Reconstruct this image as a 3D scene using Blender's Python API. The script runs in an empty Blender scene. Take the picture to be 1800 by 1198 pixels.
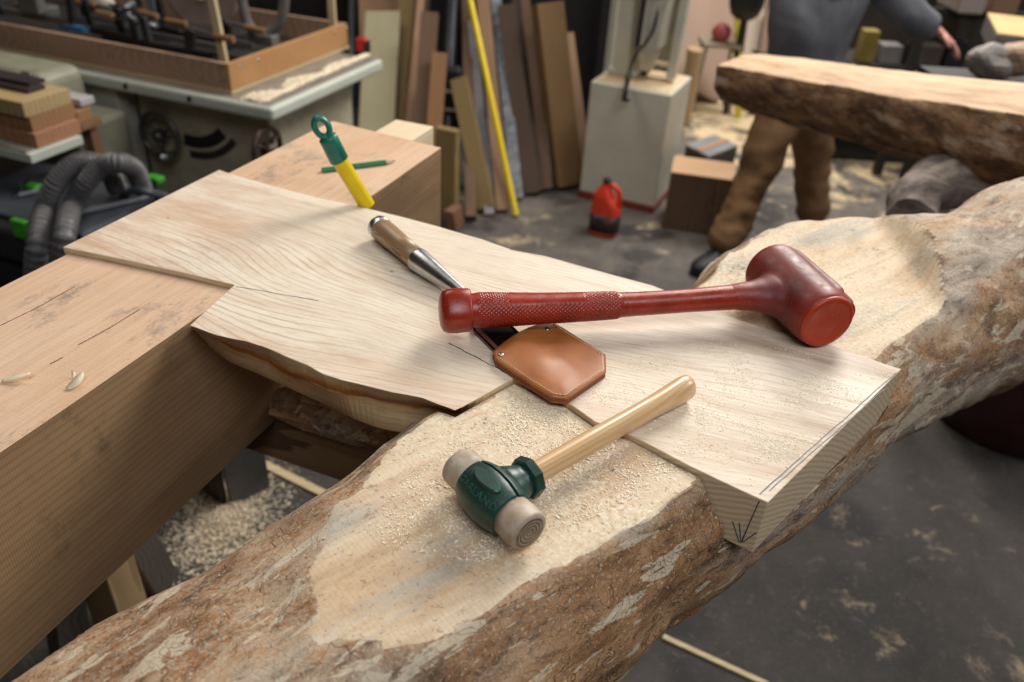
import bpy, bmesh, math, random
import numpy as np
from mathutils import Vector, Matrix, noise, Euler
random.seed(7); rng = np.random.default_rng(7)
sc = bpy.context.scene
# ------------------------------------------------------------------ camera
FPX = 1420.0; CX, CY = 900.0, 599.0; CAMH = 1.9
def _n(v): return v/np.linalg.norm(v)
_dn = _n(np.array([-134., -2154., -FPX])); _up = -_dn
_f = np.array([0, 0, -1.]); _Y = _n(_f-_up*_f.dot(_up)); _X = np.cross(_Y, _up)
CM = np.array([_X, _Y, _up])
cam = bpy.data.cameras.new('camera'); camo = bpy.data.objects.new('camera', cam)
sc.collection.objects.link(camo); sc.camera = camo
mw = Matrix([list(CM[0])+[0], list(CM[1])+[0], list(CM[2])+[CAMH], [0, 0, 0, 1]])
camo.matrix_world = mw
cam.sensor_width = 36; cam.lens = FPX/1800*36; cam.clip_start = .05; cam.clip_end = 60
cam.dof.use_dof = True; cam.dof.focus_distance = 0.98; cam.dof.aperture_fstop = 3.6
# where the sight line through a pixel of the photograph meets a level plane, or an upright plane y = const
def ray(px, py): return CM@np.array([px-CX, -(py-CY), -FPX])
def P(px, py, z):
    r = ray(px, py); t = (z-CAMH)/r[2]; return Vector((r[0]*t, r[1]*t, z))
def PY(px, py, y):
    r = ray(px, py); t = y/r[1]; return Vector((r[0]*t, y, CAMH+r[2]*t))
# ------------------------------------------------------------------ world, light, exposure
w = bpy.data.worlds.new('world'); sc.world = w; w.use_nodes = True
w.node_tree.nodes['Background'].inputs[0].default_value = (.80, .87, 1, 1)
w.node_tree.nodes['Background'].inputs[1].default_value = .15
sc.view_settings.view_transform = 'Standard'; sc.view_settings.look = 'None'
sc.view_settings.gamma = 1; sc.view_settings.use_curve_mapping = False
sc.view_settings.exposure = 0.33
def area(name, loc, size, sy, power, col, tgt):
    l = bpy.data.lights.new(name, 'AREA'); l.shape = 'RECTANGLE'; l.size = size; l.size_y = sy
    l.energy = power; l.color = col
    o = bpy.data.objects.new(name, l); sc.collection.objects.link(o); o.location = loc
    d = Vector(tgt)-Vector(loc); o.rotation_euler = d.to_track_quat('-Z', 'Y').to_euler()
    return o
area('light_key', (1.5, 3.5, 3.9), 1.2, 2.4, 120, (1, .965, .91), (0.2, 1.2, 1.2))
area('light_fill', (0.6, -.8, 3.9), 2.4, 1.2, 48, (.90, .94, 1), (0.1, 0.9, 1.1))
area('light_rear', (2.2, 6.3, 3.9), 2.4, 1.4, 160, (1, .96, .91), (1.6, 5.4, 0))
area('light_side', (4.6, 2.4, 3.3), 1.6, 1.2, 45, (.95, .97, 1), (1, 1.6, .8))
area('light_left', (-1.6, 3.4, 3.9), 1.6, 1.2, 30, (1, .93, .84), (-1.4, 3.2, .5))

# ------------------------------------------------------------------ node helpers
def lin(c):
    if isinstance(c, str):
        c = tuple(int(c[i:i+2], 16)/255 for i in (0, 2, 4))
    return tuple(((x/12.92) if x <= .04045 else ((x+.055)/1.055)**2.4) for x in c)+(1,)
class NT:
    def __init__(s, name):
        s.m = bpy.data.materials.new(name); s.m.use_nodes = True; s.t = s.m.node_tree
        s.b = s.t.nodes['Principled BSDF']; s.co = None
    def n(s, typ, inp=None, **kw):
        nd = s.t.nodes.new('ShaderNode'+typ)
        for k, v in kw.items(): setattr(nd, k, v)
        for k, v in (inp or {}).items(): s.set(nd, k, v)
        return nd
    def set(s, nd, k, v):
        i = nd.inputs[k]
        if hasattr(v, 'is_output') and v.is_output: s.t.links.new(v, i)
        else: i.default_value = v
    def obj(s):
        if not s.co: s.co = s.n('TexCoord').outputs['Object']
        return s.co
    def map(s, vec, rot=(0, 0, 0), scale=(1, 1, 1), loc=(0, 0, 0)):
        return s.n('Mapping', {'Vector': vec, 'Rotation': rot, 'Scale': scale, 'Location': loc}).outputs[0]
    def noise(s, vec, scale, detail=4, rough=.55, dist=0):
        return s.n('TexNoise', {'Vector': vec, 'Scale': scale, 'Detail': detail, 'Roughness': rough, 'Distortion': dist}).outputs[0]
    def ramp(s, f, stops, interp='LINEAR'):
        r = s.n('ValToRGB', {'Fac': f}); e = r.color_ramp; e.interpolation = interp
        while len(e.elements) < len(stops): e.elements.new(.5)
        for el, (p, c) in zip(e.elements, stops):
            el.position = p; el.color = lin(c) if not isinstance(c, (int, float)) else (c, c, c, 1)
        return r.outputs[0]
    def mix(s, f, a, b, mode='MIX'):
        m = s.n('Mix', data_type='RGBA', blend_type=mode)
        for i, v in ((0, f), (6, a), (7, b)):
            if hasattr(v, 'is_output'): s.t.links.new(v, m.inputs[i])
            else: m.inputs[i].default_value = (lin(v) if isinstance(v, str) else v)
        return m.outputs[2]
    def math(s, op, a, b=0, clamp=False):
        m = s.n('Math', {0: a, 1: b}, operation=op); m.use_clamp = clamp; return m.outputs[0]
    def bump(s, h, strength=.3, dist=.002, normal=None):
        d = {'Height': h, 'Strength': strength, 'Distance': dist}
        if normal is not None: d['Normal'] = normal
        return s.n('Bump', d).outputs[0]
    def out(s, col=None, rough=None, normal=None, **kw):
        if col is not None: s.set(s.b, 'Base Color', lin(col) if isinstance(col, str) else col)
        if rough is not None: s.set(s.b, 'Roughness', rough)
        if normal is not None: s.set(s.b, 'Normal', normal)
        for k, v in kw.items(): s.set(s.b, k.replace('_', ' '), v)
        return s.m
_cache = {}
def plain(name, col, rough=.5, metal=0, var=.12, scale=12, spec=.5, bump=.0):
    if name in _cache: return _cache[name]
    t = NT(name); f = t.noise(t.obj(), scale, 5, .6)
    c = lin(col); d = tuple(x*(1-var*2) for x in c[:3])+(1,); l = tuple(min(1, x*(1+var)) for x in c[:3])+(1,)
    r = t.n('ValToRGB', {'Fac': f}); r.color_ramp.elements[0].position = .3; r.color_ramp.elements[1].position = .7
    r.color_ramp.elements[0].color = d; r.color_ramp.elements[1].color = l
    nm = t.bump(f, bump, .002) if bump else None
    t.out(r.outputs[0], rough, nm, Metallic=metal); t.b.inputs['Specular IOR Level'].default_value = spec
    _cache[name] = t.m; return t.m
def wood(name, light, dark, axis='X', rot=0, s=30, contrast=.5, blot=None, rough=.62, wave=True, fine=True, off=0, coat=0, prof='SAW'):
    """procedural timber: growth lines along one axis, pores, blotches"""
    if name in _cache: return _cache[name]
    t = NT(name); o = t.map(t.obj(), rot=(0, 0, -rot), loc=(0, 0, 0))
    sq = {'X': (.12, 1, 1), 'Y': (1, .12, 1), 'Z': (1, 1, .12)}[axis]
    fq = {'X': (.03, 1, 1), 'Y': (1, .03, 1), 'Z': (1, 1, .03)}[axis]
    g = t.map(o, scale=sq, loc=(off, off*1.7, off*.6))
    big = t.noise(g, 3.2, 2, .5, .6)
    if axis == 'X': band = 'Y'
    else: band = 'X'
    warp = t.n('VectorMath', {0: g, 1: t.n('TexNoise', {'Vector': g, 'Scale': 4., 'Detail': 2.}).outputs[1]}, operation='MULTIPLY_ADD')
    warp.inputs[1].default_value = (1, 1, 1)
    sub = t.n('VectorMath', {0: t.n('TexNoise', {'Vector': g, 'Scale': 5., 'Detail': 2.}).outputs[1]}, operation='SCALE'); sub.inputs['Scale'].default_value = .16
    gv = t.n('VectorMath', {0: g, 1: sub.outputs[0]}, operation='ADD').outputs[0]
    t.t.nodes.remove(warp)
    wv = t.n('TexWave', {'Vector': gv, 'Scale': float(s), 'Distortion': 2.5, 'Detail': 3., 'Detail Scale': 1.2, 'Detail Roughness': .6}, bands_direction=band, wave_profile=prof).outputs['Fac']
    f1 = t.noise(t.map(o, scale=fq), 160, 5, .7)
    k = t.math('MULTIPLY', wv, contrast)
    k = t.math('ADD', k, t.math('MULTIPLY', big, .55))
    k = t.math('ADD', k, t.math('MULTIPLY', f1, .35))
    col = t.ramp(k, [(.35, light), (1.05 if contrast < .4 else .98, dark)])
    if blot:
        for i, (bc, bs, th, wd) in enumerate(blot):
            m = t.ramp(t.noise(t.map(o, scale=(.5, 1, 1) if axis == 'X' else (1, 1, .5), loc=(i*3.1+off, i*1.3, 0)), bs, 6, .65), [(th, 0.), (th+wd, 1.)])
            col = t.mix(m, col, bc)
    h = t.math('ADD', f1, t.math('MULTIPLY', wv, .4))
    t.out(col, rough, t.bump(h, .22, .0012))
    if coat: t.b.inputs['Coat Weight'].default_value = coat; t.b.inputs['Coat Roughness'].default_value = .25
    _cache[name] = t.m; return t.m
# ------------------------------------------------------------------ object helpers
R70 = math.radians(70)
A = Vector((math.cos(R70), math.sin(R70), 0)); B = Vector((A.y, -A.x, 0)); UP = Vector((0, 0, 1))
def tag(o, label=None, cat=None, group=None, kind=None):
    if label: o['label'] = label
    if cat: o['category'] = cat
    if group: o['group'] = group
    if kind: o['kind'] = kind
    return o
def thing(name, label, cat, loc=(0, 0, 0), group=None):
    o = bpy.data.objects.new(name, None); o.location = loc; o.empty_display_size = .05
    sc.collection.objects.link(o); tag(o, label, cat, group); return o
def wloc(o):
    v = Vector((0, 0, 0))
    while o: v = v+Vector(o.location); o = o.parent
    return v
def mk(name, vf, mat, parent=None, smooth=False, bevel=0, seg=2, sub=0, origin=None):
    """link (verts, faces) given in world coordinates as one mesh object"""
    v, f = vf
    base = wloc(parent) if parent else Vector((0, 0, 0))
    if origin is None and not parent:
        mn = [min(p[i] for p in v) for i in range(3)]; mx = [max(p[i] for p in v) for i in range(3)]
        origin = Vector(((mn[0]+mx[0])/2, (mn[1]+mx[1])/2, mn[2]))
    if origin is None: origin = base
    me = bpy.data.meshes.new(name)
    me.from_pydata([tuple(Vector(p)-origin) for p in v], [], [tuple(x) for x in f])
    bm = bmesh.new(); bm.from_mesh(me); bmesh.ops.recalc_face_normals(bm, faces=bm.faces); bm.to_mesh(me); bm.free()
    me.materials.append(mat)
    if smooth: me.polygons.foreach_set('use_smooth', [True]*len(me.polygons))
    o = bpy.data.objects.new(name, me); o.location = origin-base; o.parent = parent
    sc.collection.objects.link(o)
    if bevel:
        b = o.modifiers.new('bevel', 'BEVEL'); b.width = bevel; b.segments = seg; b.limit_method = 'ANGLE'; b.angle_limit = .6
    if sub:
        q = o.modifiers.new('sub', 'SUBSURF'); q.levels = sub; q.render_levels = sub
    return o
def join(*vfs):
    V = []; Fc = []
    for v, f in vfs:
        k = len(V); V += [Vector(p) for p in v]; Fc += [tuple(i+k for i in x) for x in f]
    return V, Fc
BF = [(0, 3, 2, 1), (4, 5, 6, 7), (0, 1, 5, 4), (1, 2, 6, 5), (2, 3, 7, 6), (3, 0, 4, 7)]
def hexa(p0, a, b, c):
    """box from a corner and three edge vectors"""
    p0 = Vector(p0); a = Vector(a); b = Vector(b); c = Vector(c)
    v = [p0, p0+a, p0+a+b, p0+b]; return v+[q+c for q in v], BF
def box(x0, x1, y0, y1, z0, z1): return hexa((x0, y0, z0), (x1-x0, 0, 0), (0, y1-y0, 0), (0, 0, z1-z0))
def cbox(c, u, v, wv):  # centre and three half vectors
    c, u, v, wv = Vector(c), Vector(u), Vector(v), Vector(wv); return hexa(c-u-v-wv, u*2, v*2, wv*2)
def prism(pts, z0, z1):
    n = len(pts); v = [Vector((p[0], p[1], z0)) for p in pts]+[Vector((p[0], p[1], z1)) for p in pts]
    return v, [tuple(range(n))[::-1], tuple(range(n, 2*n))]+[(i, (i+1) % n, n+(i+1) % n, n+i) for i in range(n)]
def frame(d, upv=UP):
    d = Vector(d).normalized()
    if abs(d.dot(upv)) > .99: upv = Vector((1, 0, 0))
    s = d.cross(upv).normalized(); u = s.cross(d).normalized(); return s, u, d
def tube(path, rad, n=16, caps=True, ell=None, upv=UP, fn=None):
    """swept tube; rad one value or list; ell = (side, up) scale per station or one pair"""
    path = [Vector(p) for p in path]; m = len(path); V = []; Fc = []
    ps = None
    for i, p in enumerate(path):
        d = (path[min(i+1, m-1)]-path[max(i-1, 0)]).normalized()
        if ps is None: s, u, _ = frame(d, upv)
        else:
            s = (ps-d*ps.dot(d)).normalized(); u = s.cross(d).normalized()
        ps = s
        r = rad[i] if isinstance(rad, (list, tuple)) else rad
        e = ell[i] if isinstance(ell, list) else (ell or (1, 1))
        for j in range(n):
            a = 2*math.pi*j/n; k = fn(i, a) if fn else 0
            V.append(p+s*math.cos(a)*(r*e[0]+k)+u*math.sin(a)*(r*e[1]+k))
    for i in range(m-1):
        for j in range(n): Fc.append((i*n+j, i*n+(j+1) % n, (i+1)*n+(j+1) % n, (i+1)*n+j))
    if caps: Fc += [tuple(range(n))[::-1], tuple(range((m-1)*n, m*n))]
    return V, Fc
def lathe(p, d, prof, n=32, upv=UP, ell=(1, 1), fn=None):
    """prof: list of (distance along d, radius)"""
    s, u, d = frame(d, upv); V = []; Fc = []; p = Vector(p)
    for i, (t, r) in enumerate(prof):
        for j in range(n):
            a = 2*math.pi*j/n; k = fn(t, r, a) if fn else r
            V.append(p+d*t+s*math.cos(a)*k*ell[0]+u*math.sin(a)*k*ell[1])
    m = len(prof)
    for i in range(m-1):
        for j in range(n): Fc.append((i*n+j, i*n+(j+1) % n, (i+1)*n+(j+1) % n, (i+1)*n+j))
    Fc += [tuple(range(n))[::-1], tuple(range((m-1)*n, m*n))]
    return V, Fc
def torus(c, nrm, R, r, n=40, m=10, a0=0, a1=2*math.pi):
    s, u, d = frame(nrm); c = Vector(c); full = abs(a1-a0-2*math.pi) < 1e-6
    k = n if full else n+1
    pts = [c+s*math.cos(a0+(a1-a0)*i/n)*R+u*math.sin(a0+(a1-a0)*i/n)*R for i in range(k)]
    if not full: return tube(pts, r, m, upv=d)
    V = []; Fc = []
    for i in range(n):
        a = 2*math.pi*i/n; o = s*math.cos(a)+u*math.sin(a)
        for j in range(m):
            b = 2*math.pi*j/m; V.append(c+o*(R+r*math.cos(b))+d*r*math.sin(b))
    for i in range(n):
        for j in range(m): Fc.append((i*m+j, i*m+(j+1) % m, ((i+1) % n)*m+(j+1) % m, ((i+1) % n)*m+j))
    return V, Fc
def cyl(p, q, r, n=20, r2=None): return tube([p, q], [r, r if r2 is None else r2], n)
def bez(pts, n=24):
    """smooth path through points (Catmull-Rom)"""
    pts = [Vector(p) for p in pts]; q = [pts[0]*2-pts[1]]+pts+[pts[-1]*2-pts[-2]]; out = []
    segs = len(pts)-1; per = max(2, n//segs)
    for i in range(segs):
        a, b, c, d = q[i:i+4]
        for k in range(per):
            t = k/per; out.append(.5*((2*b)+(c-a)*t+(2*a-5*b+4*c-d)*t*t+(3*b-a-3*c+d)*t**3))
    out.append(pts[-1]); return out
def ss(a, b, x):
    t = max(0, min(1, (x-a)/(b-a))); return t*t*(3-2*t)
def interp(st, s):
    for a, b in zip(st, st[1:]):
        if s <= b[0]:
            t = max(0, (s-a[0])/(b[0]-a[0])); t = t*t*(3-2*t)*.5+t*.5
            return [x+(y-x)*t for x, y in zip(a[1:], b[1:])]
    return list(st[-1][1:])
S = 1.28; T = 1.2725; BT = 1.271; SB = S-.080
# ================================================================== the setting
t = NT('concrete_floor'); o = t.n('NewGeometry').outputs['Position']
big = t.noise(o, 1.1, 5, .6); mid = t.noise(o, 7, 6, .65, .4); fin = t.noise(o, 60, 5, .7); spk = t.noise(o, 140, 3, .6)
c = t.ramp(t.math('ADD', t.math('MULTIPLY', big, .55), t.math('MULTIPLY', mid, .45)), [(.30, '38342f'), (.50, '5d564f'), (.68, '7a7268')])
c = t.mix(t.ramp(fin, [(.5, 0.), (.75, .5)]), c, '8a8177')
c = t.mix(t.ramp(t.noise(t.map(o, scale=(1, 1, 1), loc=(4, 2, 0)), 2.1, 4, .6), [(.54, 0.), (.62, .8)]), c, '242022')
sep = t.n('SeparateXYZ', {0: o})
# sawdust: thick to the rear right, thin films elsewhere
dist = t.math('MULTIPLY', t.math('SUBTRACT', sep.outputs[1], 4.2), .45, True)
dx = t.math('MULTIPLY', t.math('SUBTRACT', sep.outputs[0], .8), 1.4, True)
amt = t.math('MULTIPLY', dist, dx)
d1 = t.noise(t.map(o, loc=(9, 1, 0)), 2.6, 6, .7, .3)
m1 = t.ramp(t.math('ADD', d1, t.math('MULTIPLY', amt, .32)), [(.60, 0.), (.72, 1.)])
dustc = t.ramp(fin, [(.3, 'b0956b'), (.7, 'ecd6ae')])
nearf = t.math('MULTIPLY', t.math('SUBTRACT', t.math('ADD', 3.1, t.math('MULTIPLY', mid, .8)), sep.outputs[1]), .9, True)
c = t.mix(t.math('MULTIPLY', nearf, .68), c, '231f1e')  # near floor darkened in the colour, fading out further back
c = t.mix(t.ramp(t.noise(t.map(o, loc=(1, 4, 0)), 14, 7, .75, .5), [(.58, 0.), (.72, .45)]), c, '8f867c')
c = t.mix(m1, c, dustc)
m2 = t.ramp(t.math('ADD', t.noise(t.map(o, loc=(2, 7, 0)), 3.3, 7, .72, .8), t.math('MULTIPLY', spk, .08)), [(.67, 0.), (.76, .7)])
c = t.mix(m2, c, 'b39f80')
c = t.mix(t.ramp(spk, [(.68, 0.), (.72, .6)]), c, 'c9b795')
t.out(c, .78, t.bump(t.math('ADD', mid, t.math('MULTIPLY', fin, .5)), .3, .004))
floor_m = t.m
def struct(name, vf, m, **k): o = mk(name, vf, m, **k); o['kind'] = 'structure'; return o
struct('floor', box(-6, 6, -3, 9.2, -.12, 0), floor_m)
wallm = plain('shop_wall_paint', '5b5148', .9, var=.2, scale=3)
struct('wall_back', box(-6, 6, 9.2, 9.35, 0, 4.3), wallm)
struct('wall_left', box(-6.15, -6, -3, 9.2, 0, 4.3), wallm)
struct('wall_right', box(6, 6.15, -3, 9.2, 0, 4.3), wallm)
struct('wall_front', box(-6, 6, -3.15, -3, 0, 4.3), wallm)
struct('ceiling', box(-6, 6, -3, 9.2, 4.3, 4.4), plain('ceiling_paint', '8a8580', .9))
# ================================================================== the slab
slab_top = [(110,434),(385,298),(440,315),(500,331),(561,347),(625,362),(698,379),(767,396),(847,419),(900,438),(961,449),(1020,466),(1078,482),(1148,501),(1250,543),(1350,578),(1480,612),(1550,637),(1585,648),
            (1350,883),(1280,851),(1215,820),(1105,762),(1045,740),(1000,708),(950,685),(905,663),(850,694),(800,722),(740,700),(690,690),(640,678),(600,667),(570,657),(540,640),(500,624),(460,609),(430,601),(380,590),(332,572),(412,500),(300,474),(200,452)]
mid_px = {(800,722):(795,724),(740,700):(745,712),(690,690):(700,708),(640,678):(650,700),(600,667):(610,694),(570,657):(580,686),(540,640):(548,672),(500,624):(508,652),(460,609):(470,628),(430,601):(440,617),(380,590):(388,600),(332,572):(336,580)}
bot_px = {(800,722):(797,738),(740,700):(757,748),(690,690):(708,746),(640,678):(662,736),(600,667):(622,724),(570,657):(588,710),(540,640):(556,694),(500,624):(514,676),(460,609):(478,657),(430,601):(448,643),(380,590):(400,620),(332,572):(343,588)}
top = [P(x, y, S) for x, y in slab_top]
midr = []; botr = []
for (x, y), q in zip(slab_top, top):
    if (x, y) in mid_px:
        m_ = P(*mid_px[(x, y)], S-.03); b_ = P(*bot_px[(x, y)], SB+.012); b_.z = SB
        midr.append(m_); botr.append(b_)
    else: midr.append(Vector((q.x, q.y, S-.03))); botr.append(Vector((q.x, q.y, SB)))
# densify the three rings so that the live edge can undulate
def dens(r, k=4):
    out = []
    for i in range(len(r)):
        a, b = r[i], r[(i+1) % len(r)]
        for j in range(k): out.append(a.lerp(b, j/k))
    return out
tt, mm, bb = dens(top), dens(midr), dens(botr)
n = len(tt); V = []; rings = []
for i in range(n):
    live = (28*4 <= i <= 39*4)
    far = (1*4 < i < 18*4)
    a = noise.noise(tt[i]*9)*.0035+noise.noise(tt[i]*40)*.0012 if (live or far) else noise.noise(tt[i]*60)*.0004
    nv = (tt[(i+1) % n]-tt[i-1]).cross(UP).normalized()
    tt[i] = tt[i]+nv*a
    if live:
        mm[i] = mm[i]+nv*noise.noise(mm[i]*22)*.004; bb[i] = bb[i]+nv*noise.noise(bb[i]*15)*.006
V = tt+mm+bb
Fc = [tuple(range(n)), tuple(range(2*n, 3*n))[::-1]]
for k in (0, 1): Fc += [(k*n+i, k*n+(i+1) % n, (k+1)*n+(i+1) % n, (k+1)*n+i) for i in range(n)]
RB = math.radians(-21)
t = NT('slab_wood'); o = t.n('NewGeometry').outputs['Position']; r = t.map(o, rot=(0, 0, -RB))
g = t.map(r, scale=(.16, 1, 1))
# gentle swirl of the growth lines
wn = t.n('TexNoise', {'Vector': t.map(r, scale=(.5, 1, 1), loc=(1.7, .4, 0)), 'Scale': 2.4, 'Detail': 1.5}).outputs[0]
yv = t.n('SeparateXYZ', {0: r}); yy = t.math('ADD', yv.outputs[1], t.math('MULTIPLY', wn, .34))
cv = t.n('CombineXYZ', {0: t.math('MULTIPLY', yv.outputs[0], .10), 1: yy, 2: 0.}).outputs[0]
wv = t.n('TexWave', {'Vector': cv, 'Scale': 36., 'Distortion': 5., 'Detail': 5., 'Detail Scale': 1.3, 'Detail Roughness': .7}, bands_direction='Y', wave_profile='SAW').outputs['Fac']
lines = t.ramp(wv, [(.70, 0.), (.95, .70), (1., .15)])
lw = t.ramp(t.noise(t.map(r, scale=(.4, 1, 1), loc=(5, 5, 5)), 5, 3, .6), [(.38, .12), (.66, 1.)])
fine = t.noise(t.map(cv, scale=(.9, 1, 1)), 230, 5, .75)
base = t.ramp(t.noise(t.map(r, scale=(.4, 1, 1)), 3, 4, .6), [(.3, 'e3d2ba'), (.55, 'ede0cb'), (.75, 'e5cfb4')])
c = t.mix(t.math('MULTIPLY', lines, lw), base, 'b5906c')
c = t.mix(t.ramp(fine, [(.46, 0.), (.72, .48)]), c, 'b8946e')
c = t.mix(t.ramp(t.noise(t.map(cv, scale=(.6, 1, 1), loc=(2, 3, 1)), 34, 5, .7), [(.50, 0.), (.68, .35)]), c, 'b98d68')
c = t.mix(t.ramp(t.noise(t.map(r, scale=(.35, 1.2, 1), loc=(3, 8, 0)), 3.4, 5, .62), [(.58, 0.), (.72, .6)]), c, 'ca9a78')
# pinkish heart stain along the far edge and brown streaks to the right
sx = t.n('SeparateXYZ', {0: o})
s1 = t.ramp(t.noise(t.map(r, scale=(.18, 1.3, 1), loc=(1.3, 2.2, 0)), 7, 6, .68), [(.47, 0.), (.64, .85)])
rt = t.math('MULTIPLY', t.math('SUBTRACT', sx.outputs[0], .12), 4, True)
c = t.mix(t.math('MULTIPLY', s1, rt), c, '94704e')
lf = t.math('MULTIPLY', t.math('SUBTRACT', -.30, sx.outputs[0]), 5, True)
s2 = t.ramp(t.noise(t.map(r, scale=(.3, 1, 1), loc=(7, 1.2, 0)), 7, 7, .75), [(.44, 0.), (.62, .75)])
c = t.mix(t.math('MULTIPLY', s2, lf), c, 'c59a7a')
# knots and pin specks
vr = t.n('TexVoronoi', {'Vector': t.map(r, scale=(.6, 1, 1)), 'Scale': 9.}, feature='F1').outputs['Distance']
c = t.mix(t.ramp(t.math('ADD', vr, t.math('MULTIPLY', t.noise(r, 60, 3), .02)), [(.022, .75), (.034, 0.)]), c, '6d4a38')
# sides show bark-coloured cambium
nrm = t.n('SeparateXYZ', {0: t.n('NewGeometry').outputs['Normal']}).outputs[2]
side = t.ramp(t.math('ABSOLUTE', nrm), [(.35, 1.), (.85, 0.)])
zz = t.math('MULTIPLY', t.math('SUBTRACT', S, sx.outputs[2]), 1)
zn = t.math('ADD', zz, t.math('MULTIPLY', t.math('SUBTRACT', t.noise(o, 8, 4), .5), .05))
sidec = t.ramp(zn, [(.0, 'e0c8a2'), (.018, 'cfae84'), (.025, 'b9742c'), (.031, 'a0622a'), (.036, 'd0ab7e'), (.058, 'd8bb90'), (.08, 'a98860')])
sidec = t.mix(t.ramp(t.noise(t.map(o, scale=(1, 1, 8)), 26, 4, .6), [(.45, 0.), (.7, .45)]), sidec, '9a7048')
hid = t.ramp(sx.outputs[0], [(.0, 0.), (1., 1.)])
ends = t.math('MULTIPLY', t.math('SUBTRACT', sx.outputs[0], .15), 30, True)
endc = t.ramp(t.n('TexWave', {'Vector': t.map(o, rot=(.3, .2, .5)), 'Scale': 46., 'Distortion': 2.5, 'Detail': 4., 'Detail Scale': 1.}, wave_type='RINGS').outputs['Fac'], [(.3, 'd9c3a2'), (.9, 'c9af8a')])
sidec = t.mix(ends, sidec, endc)
c = t.mix(side, c, sidec)
t.out(c, .58, t.bump(t.math('ADD', fine, t.math('MULTIPLY', wv, .25)), .22, .0008))
slab = mk('wooden_slab', (V, Fc), t.m, bevel=.0012, seg=2)
tag(slab, 'pale live-edge slab notched across the beam and the log, with a red mallet on it', 'slab')
sme = slab.data
# pencil layout lines on the slab
gm = plain('graphite', '4a4c55', .5)
def strip(a, b, wd, m, name, parent, z=S+.0004, n=24, wob=.0006):
    a, b = Vector(a), Vector(b); d = (b-a).normalized(); sd = Vector((-d.y, d.x, 0)); v = []; f = []
    for i in range(n+1):
        p = a.lerp(b, i/n)+sd*random.uniform(-wob, wob); ww = wd*random.uniform(.6, 1.2)
        v += [p-sd*ww/2, p+sd*ww/2, p+sd*ww/2+UP*.0003, p-sd*ww/2+UP*.0003]
        if i: k = 4*i; f += [(k-4, k, k+1, k-3), (k-3, k+1, k+2, k-2), (k-2, k+2, k+3, k-1), (k-1, k+3, k, k-4)]
    f += [(0, 1, 2, 3), (4*n, 4*n+1, 4*n+2, 4*n+3)]
    return mk(name, (v, f), m, parent)
for a, b, wd in (((1575,655),(1335,868),.0014), ((1556,682),(1352,862),.001)):
    strip(P(*a, S+.0002), P(*b, S+.0002), wd, gm, 'pencil_line', slab)
strip(P(415,503, S+.0002), P(560,528, S+.0002), .0007, gm, 'pencil_line', slab)
strip(P(788,602, S+.0002), P(901,661, S+.0002), .0011, plain('check_dark', '4a3626', .9), 'crack', slab, wob=.0008)
# scribed lines on the slab's near edge face
def face_line(a, b):
    v = [P(*a, 1)]
def onface(px, py, q0, q1):
    nn = (q1-q0).cross(UP).normalized(); r_ = Vector(ray(px, py)); o_ = Vector((0, 0, CAMH)); return o_+r_*((q0-o_).dot(nn)/r_.dot(nn))
q0, q1 = top[21], top[19]
for a, b in (((1335,880),(1303,952)), ((1300,918),(1303,952)), ((1288,915),(1300,952)), ((1322,908),(1305,950)), ((1330,935),(1306,952))):
    p_, r_ = onface(*a, q0, q1), onface(*b, q0, q1); of = (q1-q0).cross(UP).normalized()*.0008
    if of.y > 0: of = -of
    mk('pencil_line', tube([p_+of*.5, r_+of*.5], .0006, 5), gm, slab)
# ------------------------------------------------------------------ notch cutter
cx_ = sum((p.x for p in top))/len(top)
def offset(poly, d):
    out = []; m = len(poly)
    for i in range(m):
        a, b, c_ = poly[i-1], poly[i], poly[(i+1) % m]
        e1 = (b-a).normalized(); e2 = (c_-b).normalized(); n1 = Vector((e1.y, -e1.x, 0)); n2 = Vector((e2.y, -e2.x, 0))
        k = (n1+n2).normalized(); out.append(b+k*d)
    return out
cut_poly = [Vector((p.x, p.y, 0)) for p in top]
area2 = sum(cut_poly[i-1].x*cut_poly[i].y-cut_poly[i].x*cut_poly[i-1].y for i in range(len(cut_poly)))
cut_poly = offset(cut_poly, .0022 if area2 > 0 else -.0022)
def notch(ob):
    v, f = prism(cut_poly, SB-.002, S+.4); me = bpy.data.meshes.new('cut'); me.from_pydata(v, [], f)
    bm = bmesh.new(); bm.from_mesh(me); bmesh.ops.recalc_face_normals(bm, faces=bm.faces); bm.to_mesh(me); bm.free()
    me.materials.append(ob.data.materials[0])
    c_ = bpy.data.objects.new('cut', me); sc.collection.objects.link(c_)
    md = ob.modifiers.new('n', 'BOOLEAN'); md.operation = 'DIFFERENCE'; md.object = c_; md.solver = 'EXACT'
    bpy.context.view_layer.update(); dg = bpy.context.evaluated_depsgraph_get()
    nm = bpy.data.meshes.new_from_object(ob.evaluated_get(dg)); ob.modifiers.remove(md); ob.data = nm
    bpy.data.objects.remove(c_)
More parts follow.
